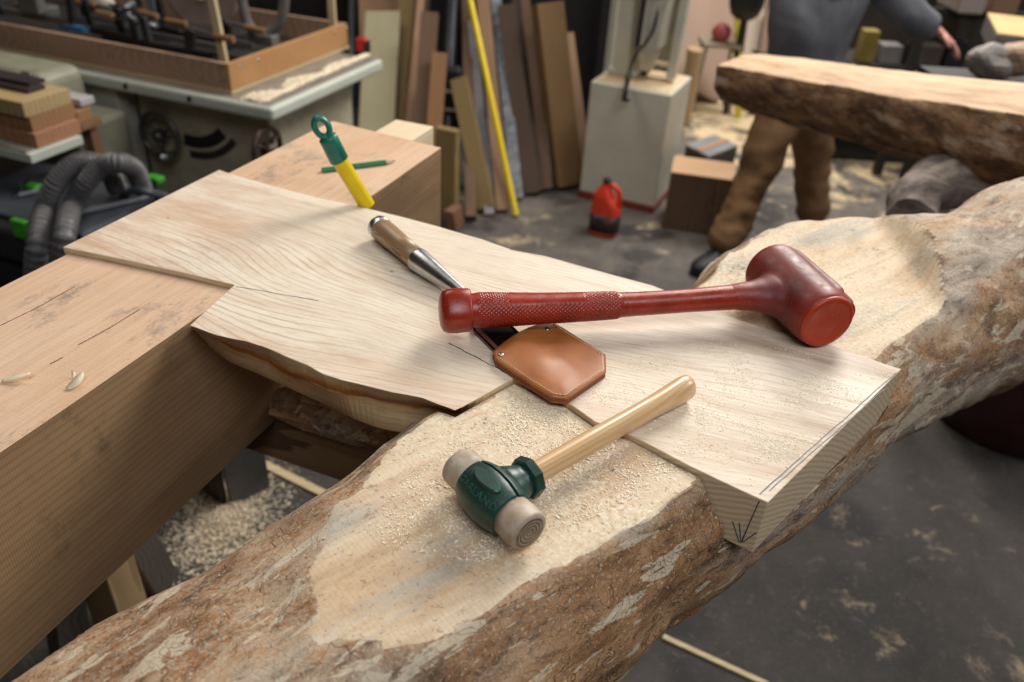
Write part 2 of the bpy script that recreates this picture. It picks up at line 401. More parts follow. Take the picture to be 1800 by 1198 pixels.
# ================================================================== squared beam
t = NT('beam_wood'); o = t.n('NewGeometry').outputs['Position']; r = t.map(o, rot=(0, 0, -R70))
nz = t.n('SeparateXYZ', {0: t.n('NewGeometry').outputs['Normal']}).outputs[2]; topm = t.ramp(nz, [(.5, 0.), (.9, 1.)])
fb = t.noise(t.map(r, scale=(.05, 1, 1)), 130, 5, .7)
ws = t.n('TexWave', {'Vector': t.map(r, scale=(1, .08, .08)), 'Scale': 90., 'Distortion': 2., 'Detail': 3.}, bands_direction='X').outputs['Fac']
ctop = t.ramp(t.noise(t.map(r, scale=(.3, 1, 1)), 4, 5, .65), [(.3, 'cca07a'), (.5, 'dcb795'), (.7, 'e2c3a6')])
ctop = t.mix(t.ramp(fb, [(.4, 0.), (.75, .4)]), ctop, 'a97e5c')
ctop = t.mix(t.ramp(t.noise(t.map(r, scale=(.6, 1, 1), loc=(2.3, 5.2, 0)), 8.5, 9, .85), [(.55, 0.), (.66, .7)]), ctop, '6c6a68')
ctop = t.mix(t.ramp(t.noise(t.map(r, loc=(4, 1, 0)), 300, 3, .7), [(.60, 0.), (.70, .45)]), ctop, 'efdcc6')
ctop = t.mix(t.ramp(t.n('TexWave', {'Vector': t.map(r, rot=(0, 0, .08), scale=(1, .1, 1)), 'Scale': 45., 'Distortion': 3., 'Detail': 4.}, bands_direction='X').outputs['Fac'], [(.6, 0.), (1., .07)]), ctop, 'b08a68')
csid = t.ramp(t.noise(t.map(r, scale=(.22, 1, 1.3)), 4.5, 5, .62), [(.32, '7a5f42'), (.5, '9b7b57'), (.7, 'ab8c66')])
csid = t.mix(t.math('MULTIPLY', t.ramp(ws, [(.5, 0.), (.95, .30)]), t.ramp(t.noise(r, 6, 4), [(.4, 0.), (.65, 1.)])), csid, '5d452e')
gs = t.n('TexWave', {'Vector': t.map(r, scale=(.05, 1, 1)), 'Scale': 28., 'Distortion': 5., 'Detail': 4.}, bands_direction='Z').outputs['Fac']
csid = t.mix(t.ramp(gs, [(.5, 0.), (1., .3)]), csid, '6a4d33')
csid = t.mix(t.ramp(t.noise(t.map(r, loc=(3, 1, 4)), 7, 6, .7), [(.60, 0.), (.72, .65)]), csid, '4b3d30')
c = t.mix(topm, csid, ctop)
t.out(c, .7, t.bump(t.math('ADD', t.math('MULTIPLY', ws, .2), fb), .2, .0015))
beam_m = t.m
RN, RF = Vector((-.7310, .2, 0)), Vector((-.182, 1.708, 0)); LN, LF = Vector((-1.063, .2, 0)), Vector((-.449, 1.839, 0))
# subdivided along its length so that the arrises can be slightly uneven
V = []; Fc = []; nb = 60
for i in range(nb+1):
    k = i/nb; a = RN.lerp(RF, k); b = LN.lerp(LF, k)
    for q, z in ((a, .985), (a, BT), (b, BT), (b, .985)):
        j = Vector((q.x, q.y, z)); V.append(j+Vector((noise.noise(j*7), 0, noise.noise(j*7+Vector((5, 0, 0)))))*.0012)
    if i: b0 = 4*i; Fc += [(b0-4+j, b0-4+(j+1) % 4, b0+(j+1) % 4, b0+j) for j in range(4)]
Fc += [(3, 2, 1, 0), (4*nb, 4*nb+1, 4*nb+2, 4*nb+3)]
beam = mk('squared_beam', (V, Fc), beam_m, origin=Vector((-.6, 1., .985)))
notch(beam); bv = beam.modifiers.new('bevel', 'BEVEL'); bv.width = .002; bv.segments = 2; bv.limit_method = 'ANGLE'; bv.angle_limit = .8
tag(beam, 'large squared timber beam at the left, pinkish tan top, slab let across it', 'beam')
# checks on the beam top, all thin strips along the grain
ck = _cache['check_dark']
ck2 = plain('check_red', '7d4530', .9)
for a, b in (((0,572),(66,540)), ((66,540),(132,503)), ((137,606),(190,577)), ((190,577),(246,543)), ((88,639),(110,628))):
    strip(P(*a, BT+.0004), P(*b, BT+.0004), .0009, ck2, 'crack', beam)
# ================================================================== big log with flat sawn top
D = Vector((.766, .643, 0)); N = Vector((-.643, .766, 0))
st_old = [(-.45, .500, 1.00, .165, .165, .165), (-.1, .495, 1.045, .172, .175, .18), (.12, .50, 1.098, .175, .170, .178), (.3, .505, 1.132, .172, .168, .172), (.55, .512, 1.150, .168, .160, .166),
      (.85, .515, 1.152, .166, .172, .166), (1.0, .54, 1.150, .185, .20, .17), (1.12, .57, 1.145, .21, .235, .18), (1.30, .60, 1.145, .235, .245, .20), (1.5, .60, 1.16, .235, .215, .215), (1.72, .58, 1.20, .225, .19, .20), (2.0, .585, 1.23, .22, .18, .19), (2.5, .61, 1.27, .21, .18, .18)]
st = [(-.45, .46, .99, .14, .25, .175), (-.1, .46, 1.040, .142, .25, .184), (.12, .455, 1.088, .138, .235, .178), (.3, .465, 1.126, .142, .225, .174), (.45, .490, 1.146, .160, .236, .168), (.58, .505, 1.150, .170, .222, .166),
      (.85, .515, 1.152, .166, .172, .166), (1.0, .54, 1.150, .185, .20, .17), (1.12, .57, 1.145, .21, .235, .18), (1.30, .585, 1.145, .235, .235, .18), (1.43, .56, 1.14, .215, .21, .18), (1.55, .51, 1.14, .18, .145, .180), (1.75, .49, 1.150, .165, .155, .195), (2.0, .49, 1.13, .165, .15, .17), (2.5, .5, 1.12, .165, .15, .165)]
ns, na = 330, 132; V = []; Fc = []; cutv = []
for i in range(ns+1):
    s = -.45+2.62*i/ns; tc, zc, rn, rf, rz = interp(st, s)
    for j in range(na):
        a = 2*math.pi*j/na; ca, sa = math.cos(a), math.sin(a)
        r_ = rf if ca > 0 else rn
        pw = .92
        x = tc+r_*math.copysign(abs(ca)**pw, ca); z = zc+rz*math.copysign(abs(sa)**pw, sa)
        p = D*s+N*x+UP*z
        out = (N*ca+UP*sa).normalized()
        q = p*3.2
        dsp = noise.noise(q)*.016+noise.noise(p*11)*.005+noise.noise(Vector((s*18, a*2.2, 0)))*.004
        pl = noise.noise(Vector((s*7+3, a*3.3, 4)))  # bark plates
        dsp += (.004 if pl > .12 else 0)+noise.noise(p*55)*.0014
        p = p+out*dsp
        # the saw cut stops along a slanting line towards the right
        lim = T+(ss(1.40, 1.60, s+(.62-x)*.9))*.30
        c_ = max(0., min(1., (p.z-lim)/.003+.5))
        if s > 1.62+ (x-.6)*.3: c_ = 0
        if p.z > lim:
            p.z = lim+noise.noise(p*30)*.0006
        V.append(p); cutv.append(c_)
for i in range(ns):
    for j in range(na): Fc.append((i*na+j, i*na+(j+1) % na, (i+1)*na+(j+1) % na, (i+1)*na+j))
Fc += [tuple(range(na))[::-1], tuple(range(ns*na, (ns+1)*na))]
t = NT('peeled_log'); o = t.n('NewGeometry').outputs['Position']; r = t.map(o, rot=(0, 0, -math.radians(40)))
cutat = t.n('Attribute', attribute_name='cut').outputs['Fac']
cf = t.ramp(t.math('ADD', cutat, t.math('MULTIPLY', t.math('SUBTRACT', t.noise(o, 60, 5, .7), .5), .6)), [(.42, 0.), (.55, 1.)])
n1 = t.noise(t.map(r, scale=(.45, 1, 1)), 15, 9, .78, .6); n2 = t.noise(t.map(r, scale=(.35, 1, 1), loc=(3, 3, 3)), 38, 7, .75, .4); n3 = t.noise(o, 150, 5, .75)
n0 = t.noise(t.map(r, scale=(.4, 1, 1), loc=(6, 1, 2)), 5, 4, .6, .3)
bark = t.ramp(n1, [(.32, '64482f'), (.43, '966b45'), (.50, 'ae8157'), (.58, 'bd9367'), (.70, '85613f')])
bark = t.mix(t.ramp(n0, [(.50, 0.), (.60, .75)]), bark, t.ramp(n1, [(.35, '8b7b6c'), (.5, 'b3a798'), (.65, 'cbc1b3')]))
bark = t.mix(t.ramp(n2, [(.53, 0.), (.60, .7)]), bark, '54402f')
bark = t.mix(t.ramp(t.noise(t.map(r, scale=(.28, 1, 1), loc=(1, 6, 2)), 17, 4, .55, .5), [(.59, 0.), (.605, .9)]), bark, 'dccaac')
bark = t.mix(t.ramp(t.noise(t.map(r, scale=(.25, 1, 1), loc=(7, 2, 9)), 48, 4, .6, .4), [(.60, 0.), (.62, .85)]), bark, 'dccaac')
bark = t.mix(t.ramp(t.noise(t.map(r, scale=(.4, 1, 1), loc=(4, 9, 1)), 9, 6, .65), [(.62, 0.), (.68, .75)]), bark, 'a35a33')
vc = t.n('TexVoronoi', {'Vector': t.n('VectorMath', {0: t.map(r, scale=(.5, 1, 1)), 1: t.n('TexNoise', {'Vector': o, 'Scale': 9.}).outputs[1]}, operation='ADD').outputs[0], 'Scale': 20.}, feature='DISTANCE_TO_EDGE').outputs['Distance']
crk = t.ramp(t.math('ADD', vc, t.math('MULTIPLY', n3, .06)), [(.035, 1.), (.06, 0.)])
bark = t.mix(t.math('MULTIPLY', crk, t.ramp(n0, [(.40, .75), (.55, .1)])), bark, '33251b')
bark = t.mix(t.ramp(n3, [(.57, 0.), (.64, .7)]), bark, '3d2d21')
bark = t.mix(t.ramp(t.noise(o, 230, 3, .6), [(.60, 0.), (.66, .7)]), bark, 'd6c4a6')
# sawdust settles on the upward faces
nz = t.n('SeparateXYZ', {0: t.n('NewGeometry').outputs['Normal']}).outputs[2]
du = t.math('MULTIPLY', t.ramp(nz, [(.35, 0.), (.9, 1.)]), t.ramp(t.math('ADD', t.math('MULTIPLY', n3, .6), t.math('MULTIPLY', n1, .5)), [(.50, 0.), (.60, .5)]))
bark = t.mix(du, bark, 'c9b9a2')
# how much dust lies on the sawn face: heavy beside the slab, thin away from it
sxy = t.n('SeparateXYZ', {0: r})
fl = t.ramp(t.noise(t.map(r, scale=(.30, 1, 1), loc=(2, 0, 1)), 8, 7, .7, .3), [(.28, 'b08c68'), (.42, 'ceb08c'), (.55, 'dfcaac'), (.70, 'd6b290'), (.8, 'bd8d66')])
fl = t.mix(t.ramp(t.noise(t.map(r, scale=(.25, 1.3, 1), loc=(5, 2, 1)), 7, 6, .65), [(.52, 0.), (.62, .8)]), fl, 'a4a49c')
fl = t.mix(t.ramp(t.noise(t.map(r, scale=(.06, 1, 1)), 60, 5, .7), [(.48, 0.), (.7, .5)]), fl, 'a07c56')
fl = t.mix(t.ramp(t.noise(t.map(r, scale=(.7, 1, 1), loc=(1, 4, 1)), 13, 9, .82), [(.60, 0.), (.65, .85)]), fl, '5b554d')
sawk = t.n('TexWave', {'Vector': t.map(r, scale=(1, .1, 1)), 'Scale': 60., 'Distortion': 3., 'Detail': 3.}, bands_direction='X').outputs['Fac']
fl = t.mix(t.ramp(sawk, [(.6, 0.), (1., .14)]), fl, 'a58159')
dz = t.math('ADD', t.math('MULTIPLY', n3, .55), t.math('MULTIPLY', t.noise(o, 9, 4), .55))
near = t.math('MULTIPLY', t.math('SUBTRACT', sxy.outputs[0], .28), 3.2, True)
near = t.math('MULTIPLY', near, t.math('ADD', .35, t.math('MULTIPLY', t.math('SUBTRACT', 1.25, sxy.outputs[0]), 2.2, True)), True)
fl = t.mix(t.math('MULTIPLY', t.ramp(dz, [(.50, 0.), (.60, .75)]), t.math('ADD', .18, t.math('MULTIPLY', near, .8))), fl, t.ramp(n3, [(.4, 'cdb690'), (.6, 'efe3ca')]))
fl = t.mix(t.ramp(t.noise(o, 200, 3, .6), [(.60, 0.), (.67, .55)]), fl, '8a6f50')
c = t.mix(cf, bark, fl)
hb = t.math('SUBTRACT', t.math('ADD', t.math('MULTIPLY', n2, .9), t.math('MULTIPLY', n3, .5)), t.math('MULTIPLY', t.math('MULTIPLY', crk, t.math('SUBTRACT', 1., cf)), .5))
bs = t.n('Mix', data_type='FLOAT'); t.t.links.new(cf, bs.inputs[0]); bs.inputs[2].default_value = .6; bs.inputs[3].default_value = .25
b_ = t.n('Bump', {'Height': hb, 'Strength': bs.outputs[0], 'Distance': .006})
t.out(c, .78, b_.outputs[0])
log_m = t.m
log = mk('crooked_log', (V, Fc), log_m, origin=Vector((.3, .8, .98)), smooth=True)
at = log.data.attributes.new('cut', 'FLOAT', 'POINT'); at.data.foreach_set('value', cutv)
notch(log)
log.data.polygons.foreach_set('use_smooth', [True]*len(log.data.polygons))
try: log.data.set_sharp_from_angle(angle=math.radians(38))
except Exception: pass
tag(log, 'thick crooked log with flat sawn face and brown bark, green hammer lying on it', 'log')

def uv(u, v, z=0): return B*u+A*v+UP*z
def cbx(px, py, zt, h, ul, vl):
    """box whose near top corner is seen at a pixel; runs ul along -B and vl along A"""
    p = P(px, py, zt); return hexa(p-UP*h, -B*ul, A*vl, UP*h)
# ================================================================== red dead-blow mallet
def plastic(name, c1, c2, rough, bs=.25):
    t = NT(name); o = t.n('NewGeometry').outputs['Position']
    c = t.ramp(t.noise(o, 22, 5, .65), [(.35, c1), (.7, c2)])
    c = t.mix(t.ramp(t.noise(o, 420, 3, .6), [(.64, 0.), (.72, .5)]), c, 'b98d72')
    c = t.mix(t.ramp(t.noise(t.map(o, loc=(3, 3, 1)), 30, 4, .6), [(.68, 0.), (.74, .6)]), c, '3d1c1a')
    rr = t.ramp(t.noise(o, 60, 4, .6), [(.3, rough-.08), (.7, rough+.12)])
    t.out(c, rr, t.bump(t.noise(o, 300, 3, .6), bs, .0006)); return t.m
red_h = plastic('red_urethane', '8a2213', 'a5331c', .30)
red_d = plastic('red_urethane_worn', '64221f', '7d2c25', .45)
def blend_to_handle(c_):
    nt = red_d.node_tree; bs_n = nt.nodes['Principled BSDF']; lk = bs_n.inputs['Base Color'].links[0]; src = lk.from_socket
    g_ = nt.nodes.new('ShaderNodeNewGeometry'); vd = nt.nodes.new('ShaderNodeVectorMath'); vd.operation = 'DISTANCE'; vd.inputs[1].default_value = c_
    nt.links.new(g_.outputs['Position'], vd.inputs[0]); mr = nt.nodes.new('ShaderNodeMapRange'); mr.inputs[1].default_value = .06; mr.inputs[2].default_value = .11
    nt.links.new(vd.outputs['Value'], mr.inputs[0]); mx = nt.nodes.new('ShaderNodeMix'); mx.data_type = 'RGBA'; nt.links.new(mr.outputs[0], mx.inputs[0]); nt.links.new(src, mx.inputs[6]); mx.inputs[7].default_value = lin('962a18'); nt.links.new(mx.outputs[2], bs_n.inputs['Base Color'])
red_f = plastic('red_urethane_face', 'a32f14', 'b83c1a', .42)
hf, hb = P(1455, 567, S+.044), P(1352, 470, S+.0455); hd = (hf-hb); hl = hd.length; hd.normalize()
hc = hb+hd*hl*.50; kn = P(800, 546, S+.042)
mal = thing('mallet', 'large all-red rubber dead-blow mallet lying across the slab and the chisel', 'mallet', (hc.x, hc.y, S))
blend_to_handle(tuple(hc)); hax = (hc-kn); hlen = hax.length; hax.normalize()
out_s = Vector((hd.y, -hd.x, 0)).normalized()   # horizontal, square to the head, away from the handle
if out_s.dot(hax) < 0: out_s = -out_s
# head body: drum with a squared far side, flared handle root, remeshed into one skin
prof = [(-.004, .026), (-.0025, .036), (.003, .0425), (.012, .0458), (hl*.3, .0462), (hl*.5, .0455), (hl*.75, .0448), (hl-.016, .0440), (hl-.006, .0425), (hl-.0012, .039), (hl, .033)]
v1 = lathe(hb, hd, prof, 40)
root = tube([hc-hax*.006, hc-hax*.040, hc-hax*.056, hc-hax*.074, hc-hax*.095, hc-hax*.112], [.031, .029, .0245, .0215, .0198, .0170], 32, ell=[(1.75, 1.02), (1.55, 1.0), (1.25, 1), (1.08, 1), (1, 1), (1, 1)])
pan = tube([hb+hd*.014+out_s*.0245, hb+hd*(hl-.012)+out_s*.0245], [.031, .030], 24, ell=(.98, .92))
pan2 = cbox(hc+out_s*.0395, hd*(hl*.5-.024), out_s*.0165, (UP*.8-out_s*.0).normalized()*.0165)
ridge = cbox(hc+out_s*.010+UP*.024, hd*(hl*.5-.020), out_s*.020, UP*.0165)
mh = mk('head', join(v1, root, pan, pan2, ridge), red_d, mal, smooth=True)
rm = mh.modifiers.new('r', 'REMESH'); rm.mode = 'VOXEL'; rm.voxel_size = .0016; rm.use_smooth_shade = True
sm = mh.modifiers.new('s', 'SMOOTH'); sm.factor = .6; sm.iterations = 30
fdisc = lathe(hf-hd*.004, hd, [(0, .0408), (.0035, .0402), (.0052, .0375), (.0058, .033), (.0050, .0315)]+[(.0054, .012)], 44)
o = mk('striking_face', fdisc, red_f, mal, smooth=True); o['label'] = 'brighter orange-red round end face'
# handle with grip pattern
hs = hc-hax*.085; L = (hs-kn).length; nst = 420
path = []; rad = []; el = []
for i in range(nst+1):
    k = i/nst; p = kn.lerp(hs, k); p = p+UP*(-.004*math.sin(k*math.pi)); path.append(p)
    r_ = np.interp(k, [0, .10, .3, .5, .62, .8, 1], [.0245, .0235, .0205, .0190, .0175, .0172, .0192]); rad.append(float(r_)); el.append((1.0, .98))
def knurl(i, a):
    k = i/nst
    if k < .06 or k > .56: return 0
    e = ss(.06, .08, k)*(1-ss(.54, .56, k)); x = k*L*1000; y = a*rad[i]*1000; pp = .47
    if .17 < k < .43 and .25 < (a/math.pi) < .62: return .0012*e
    g = abs(math.sin((x+y*1.3)*pp)); h = abs(math.sin((x-y*1.3)*pp))
    return (.0021*min(g, h)**.8)*e
mk('grip', tube(path[:242], rad[:242], 120, ell=el[:242], fn=knurl), red_h, mal, smooth=True)
mk('handle', tube(path[238:], rad[238:], 40, ell=el[238:]), red_h, mal, smooth=True)
kd = -hax
kprof = [(-.022, .0245), (-.021, .0285), (-.018, .0300), (.0, .0312), (.010, .0305), (.017, .0275), (.0205, .021), (.022, .012)]
def kfn(t_, r_, a): return r_*(1+.045*math.cos(4*a+.3))
mk('end_knob', lathe(kn, kd, kprof, 48, fn=kfn), red_h, mal, smooth=True)
# ================================================================== chisel
steel = NT('polished_steel'); o_ = steel.obj()
steel.out(steel.ramp(steel.noise(o_, 40, 4), [(.3, 'b4b5b8'), (.7, 'd2d3d5')]), steel.ramp(steel.noise(steel.map(o_, scale=(1, 1, 1)), 120, 4, .7), [(.3, .26), (.75, .36)]), steel.bump(steel.noise(o_, 160, 3), .05, .0004), Metallic=1.0); steel = steel.m
chz = wood('chisel_ash', 'bd9a6c', '77583a', axis='X', rot=math.radians(-50), s=120, contrast=.75, rough=.42, coat=.3, prof='SIN')
c0, c1, c2, c3 = P(664, 397, S+.0215), P(733, 455, S+.0205), P(813, 515, S+.0145), P(838, 545, S+.009)
ch = thing('chisel', 'heavy timber-framing chisel with ringed wooden handle lying under the red mallet', 'chisel', (c1.x, c1.y, S))
cd = (c1-c0).normalized(); n1_ = (c1-c0).length
mk('hoop', lathe(c0, cd, [(0, .0150), (.0005, .0185), (.002, .0196), (.013, .0200), (.0145, .0196), (.015, .017)], 40), steel, ch, smooth=True)['label'] = 'bright steel ring around the butt of the handle'
mk('handle_butt', lathe(c0-cd*.0015, cd, [(0, .010), (.0005, .015), (.004, .0155)], 30), chz, ch, smooth=True)
mk('handle', lathe(c0+cd*.012, cd, [(0, .0178), (.002, .0186), (.02, .0195), (.04, .0192), (.07, .0178), (n1_-.014, .0170)], 40), chz, ch, smooth=True)
d2 = (c2-c1).normalized(); n2_ = (c2-c1).length
mk('socket', tube([c1, c1+d2*.0015, c1+d2*.004, c1.lerp(c2, .3), c1.lerp(c2, .6), c1.lerp(c2, .85), c2, c3], [.0170, .0192, .0192, .0168, .0132, .0100, .0088, .0085], 36), steel, ch, smooth=True)
bdir = (P(905, 605, S+.007)-P(826, 530, S+.007)).normalized(); bs_ = Vector((-bdir.y, bdir.x, 0))
b0 = P(836, 545, S+.007)
bl = [(0, .0085, .006), (.018, .012, .005), (.034, .024, .0035), (.042, .0275, .0035), (.165, .0275, .0025)]
V = []; Fc = []
for i, (d_, hw, ht) in enumerate(bl):
    c_ = b0+bdir*d_; c_.z = S+.003+ht
    hv = min(.006, hw*.3)
    sec = [(-hw, -ht), (hw, -ht), (hw, -ht*.2), (hw-hv, ht), (-hw+hv, ht), (-hw, -ht*.2)]
    V += [c_+bs_*x+UP*z for x, z in sec]
    if i: k = 6*i; Fc += [(k-6+j, k-6+(j+1) % 6, k+(j+1) % 6, k+j) for j in range(6)]
Fc += [(5, 4, 3, 2, 1, 0), tuple(range(24, 30))]
dksteel = plain('dark_blade_steel', '2c2322', .32, metal=.8, scale=60)
mk('blade', (V, Fc), dksteel, ch)['label'] = 'dark forged blade running into the leather guard'
hw = .0275
for sg in (-1, 1):
    p_ = b0+bdir*.045+bs_*sg*(hw-.0028); p_.z = S+.0075; q_ = b0+bdir*.16+bs_*sg*(hw-.0028); q_.z = S+.0060
    sl = Vector((0, 0, -.0036))+bs_*sg*.0030
    mk('bevel', hexa(p_-sl*.9+UP*.0004, q_-p_, sl*1.9, UP*.0004), steel, ch)
# ================================================================== leather guard
def leather(name, a, b, rough=.42):
    t = NT(name); o = t.n('NewGeometry').outputs['Position']
    c = t.ramp(t.noise(o, 26, 5, .6), [(.3, a), (.7, b)])
    c = t.mix(t.ramp(t.noise(t.map(o, loc=(.35, .12, 0)), 40, 5, .6), [(.62, 0.), (.72, .5)]), c, '6f4329')
    c = t.mix(t.ramp(t.noise(o, 330, 3, .7), [(.66, 0.), (.74, .5)]), c, 'c79c7c')
    t.out(c, rough, t.bump(t.noise(o, 500, 3, .7), .12, .0005)); return t.m
lt = leather('tan_leather', '9a5828', 'b26d38'); le = leather('leather_edge', '6e3c22', '8a5030', .6)
sh_px = [(866,620),(885,603),(905,589),(928,578),(946,571),(963,566),(975,570),(1063,626),(1064,655),(1040,672),(996,703),(969,700),(930,676),(870,634)]
she = thing('leather_guard', 'tan leather blade guard with white stitching and two rivets covering the chisel tip', 'sheath', tuple(P(965, 640, S)))
def shp(z): return [P(x, y, z) for x, y in sh_px]
pl0 = [P(x, y+8, S+.001) for x, y in sh_px]
base_ = [Vector((p.x, p.y, 0)) for p in pl0]
mk('back_panel', prism(base_, S+.0008, S+.0042), le, she, bevel=.001)
mk('welt', prism(offset(base_, .0006), S+.0042, S+.0085), le, she, bevel=.0008)
# front panel: grid domed over the blade
cen = sum(base_, Vector())/len(base_)
def inpoly(p, poly):
    c_ = False; j = len(poly)-1
    for i in range(len(poly)):
        a, b = poly[i], poly[j]
        if (a.y > p.y) != (b.y > p.y) and p.x < (b.x-a.x)*(p.y-a.y)/(b.y-a.y)+a.x: c_ = not c_
        j = i
    return c_
dp = [q.copy() for q in dens(base_, 6)]; V = []; Fc = []; R_ = 14; m_ = len(dp)
def dome(p, k):
    d_ = (Vector((p.x, p.y, 0))-Vector((b0.x, b0.y, 0))).dot(bs_); al = (Vector((p.x, p.y, 0))-Vector((cen.x, cen.y, 0))).dot(bdir)
    return .0052*max(0, math.cos(min(1, abs(d_)/.040)*math.pi/2))**1.2*(1-ss(.0, .07, al)*.55)*ss(0, .30, 1-k)+noise.noise(Vector((p.x, p.y, 0))*38)*.0008*(1-k)
for k in range(R_+1):
    f_ = 1-k/R_
    for q in dp:
        p = cen+(q-cen)*f_ ; zz_ = S+.0118+dome(p, f_ if True else 0)
        if k == 0: zz_ -= .0006
        V.append(Vector((p.x, p.y, zz_)))
for k in range(R_):
    for i in range(m_): Fc.append((k*m_+i, k*m_+(i+1) % m_, (k+1)*m_+(i+1) % m_, (k+1)*m_+i))
k0 = len(V)
for q in dp: V.append(Vector((q.x, q.y, S+.0085)))
Fc += [(k0+i, k0+(i+1) % m_, (i+1) % m_, i) for i in range(m_)]+[tuple(range(k0, k0+m_))[::-1]]
mk('front_panel', (V, Fc), lt, she, smooth=True)
# stitches along three sides
inner = offset(base_, .0052); run = inner[6:14]; run[0] = inner[6]; seq = []
pts = [inner[6]]+inner[7:14]
V = []; Fc = []; acc = []
st_m = plain('stitch_thread', 'e3cfae', .8); stv = []
for a, b in zip(pts, pts[1:]):
    Ls = (b-a).length; k = max(1, int(Ls/.0042))
    for i in range(k):
        p, q = a.lerp(b, (i+.14)/k), a.lerp(b, (i+.80)/k)
        zz_ = S+.0121
        stv.append(tube([Vector((p.x, p.y, zz_-.0003+dome(p, .9))), Vector(((p.x+q.x)/2, (p.y+q.y)/2, zz_+.0005+dome(p, .9))), Vector((q.x, q.y, zz_-.0003+dome(q, .9)))], .00055, 5))
mk('stitching', join(*stv), st_m, she)['kind'] = 'stuff'
for p_, m_n in ((P(881, 623, S+.012), 'rivet'), (P(962, 578, S+.012), 'rivet')):
    mk(m_n, lathe(p_, UP, [(-.001, .0042), (.0012, .0042), (.0019, .0030), (.0020, .001)], 20, upv=Vector((1, 0, 0))), steel, she, smooth=True)
# ================================================================== green hammer with rawhide faces
t = NT('green_enamel'); o = t.n('NewGeometry').outputs['Position']
pnt = t.n('NewGeometry').outputs['Pointiness']
c = t.ramp(t.noise(o, 35, 5, .6), [(.3, '17302a'), (.7, '274a3e')])
c = t.mix(t.ramp(t.noise(o, 180, 4, .7), [(.62, 0.), (.72, .5)]), c, '6f7d72')
t.out(c, .36, t.bump(t.noise(o, 240, 4, .6), .3, .0008)); green = t.m
greend = plain('dark_gap', '0c1210', .8)
ha, hb2 = P(806, 817, T+.031), P(931, 936, T+.031); gd = (hb2-ha); gl = gd.length; gd.normalize()
gc = ha+gd*gl*.5
ham = thing('hammer', 'green-headed hammer with two rawhide faces and a pale wooden handle', 'hammer', (gc.x, gc.y, T))
gs_ = Vector((gd.y, -gd.x, 0)).normalized(); he = P(1207, 680, S+.0185)
ga = (he-gc).normalized()
fl_ = .029; b0_, b1_ = fl_, gl-fl_-.001
def bar(t_, r_, a): return r_
bl_ = b1_-b0_; prof = [(b0_-.001, .0225), (b0_, .0248), (b0_+.004, .0262), (b0_+bl_*.25, .0292), (b0_+bl_*.5, .0305), (b0_+bl_*.75, .0292), (b1_-.004, .0262), (b1_, .0248), (b1_+.001, .0225)]
shell = mk('head', lathe(ha, gd, prof, 72), green, ham, smooth=True)
# the clamp slot along the top of the head
sa = (UP*.95+ga*.30); sa = (sa-gd*sa.dot(gd)).normalized(); sn = gd.cross(sa).normalized()
cutv_ = cbox(gc+sa*.034, gd*.08, sn*.0021, sa*.012)
def boolcut(ob, vf, op='DIFFERENCE'):
    me = bpy.data.meshes.new('cut'); me.from_pydata([tuple(x) for x in vf[0]], [], vf[1])
    bm = bmesh.new(); bm.from_mesh(me); bmesh.ops.recalc_face_normals(bm, faces=bm.faces); bm.to_mesh(me); bm.free()
    for m__ in ob.data.materials: me.materials.append(m__)
    c_ = bpy.data.objects.new('cut', me); sc.collection.objects.link(c_)
    md = ob.modifiers.new('n', 'BOOLEAN'); md.operation = op; md.object = c_; md.solver = 'EXACT'
    bpy.context.view_layer.update(); dg = bpy.context.evaluated_depsgraph_get()
    nm = bpy.data.meshes.new_from_object(ob.evaluated_get(dg)); ob.modifiers.remove(md); ob.data = nm
    bpy.data.objects.remove(c_)
    try: nm.set_sharp_from_angle(angle=math.radians(35))
    except Exception: pass
boolcut(shell, cutv_)
# flat ground facets beside the slot
fa = (UP*.97-ga*.02); fa = (fa-gd*fa.dot(gd)).normalized()
fs_ = gd.cross(fa).normalized(); fc = gc+fa*.0245+fs_*(.008 if fs_.dot(ga) < 0 else -.008)
V = []; 
for h_, k_ in ((0, 1.0), (.0052, .98), (.0064, .88)):
    V.append([fc+fa*h_+gd*.021*k_*math.cos(2*math.pi*j/36)+fs_*.0085*k_*math.sin(2*math.pi*j/36) for j in range(36)])
mk('facet', (sum(V, []), [(i*36+j, i*36+(j+1) % 36, (i+1)*36+(j+1) % 36, (i+1)*36+j) for i in range(2) for j in range(36)]+[tuple(range(72, 108))]), green, ham)
# second jaw and neck
mk('jaw', lathe(gc+ga*.012, ga, [(0, .026), (.010, .0255), (.020, .0215), (.026, .0192), (.034, .0185)], 40), green, ham, smooth=True)
def octo(t_, r_, a):
    return r_/max(abs(math.cos((a % (math.pi/4))-math.pi/8)), .9)*.96
mk('clamp_nut', lathe(gc+ga*.043, ga, [(0, .0205), (.001, .0228), (.0105, .0232), (.0125, .0215), (.013, .014)], 48, fn=octo), green, ham, bevel=.0006)
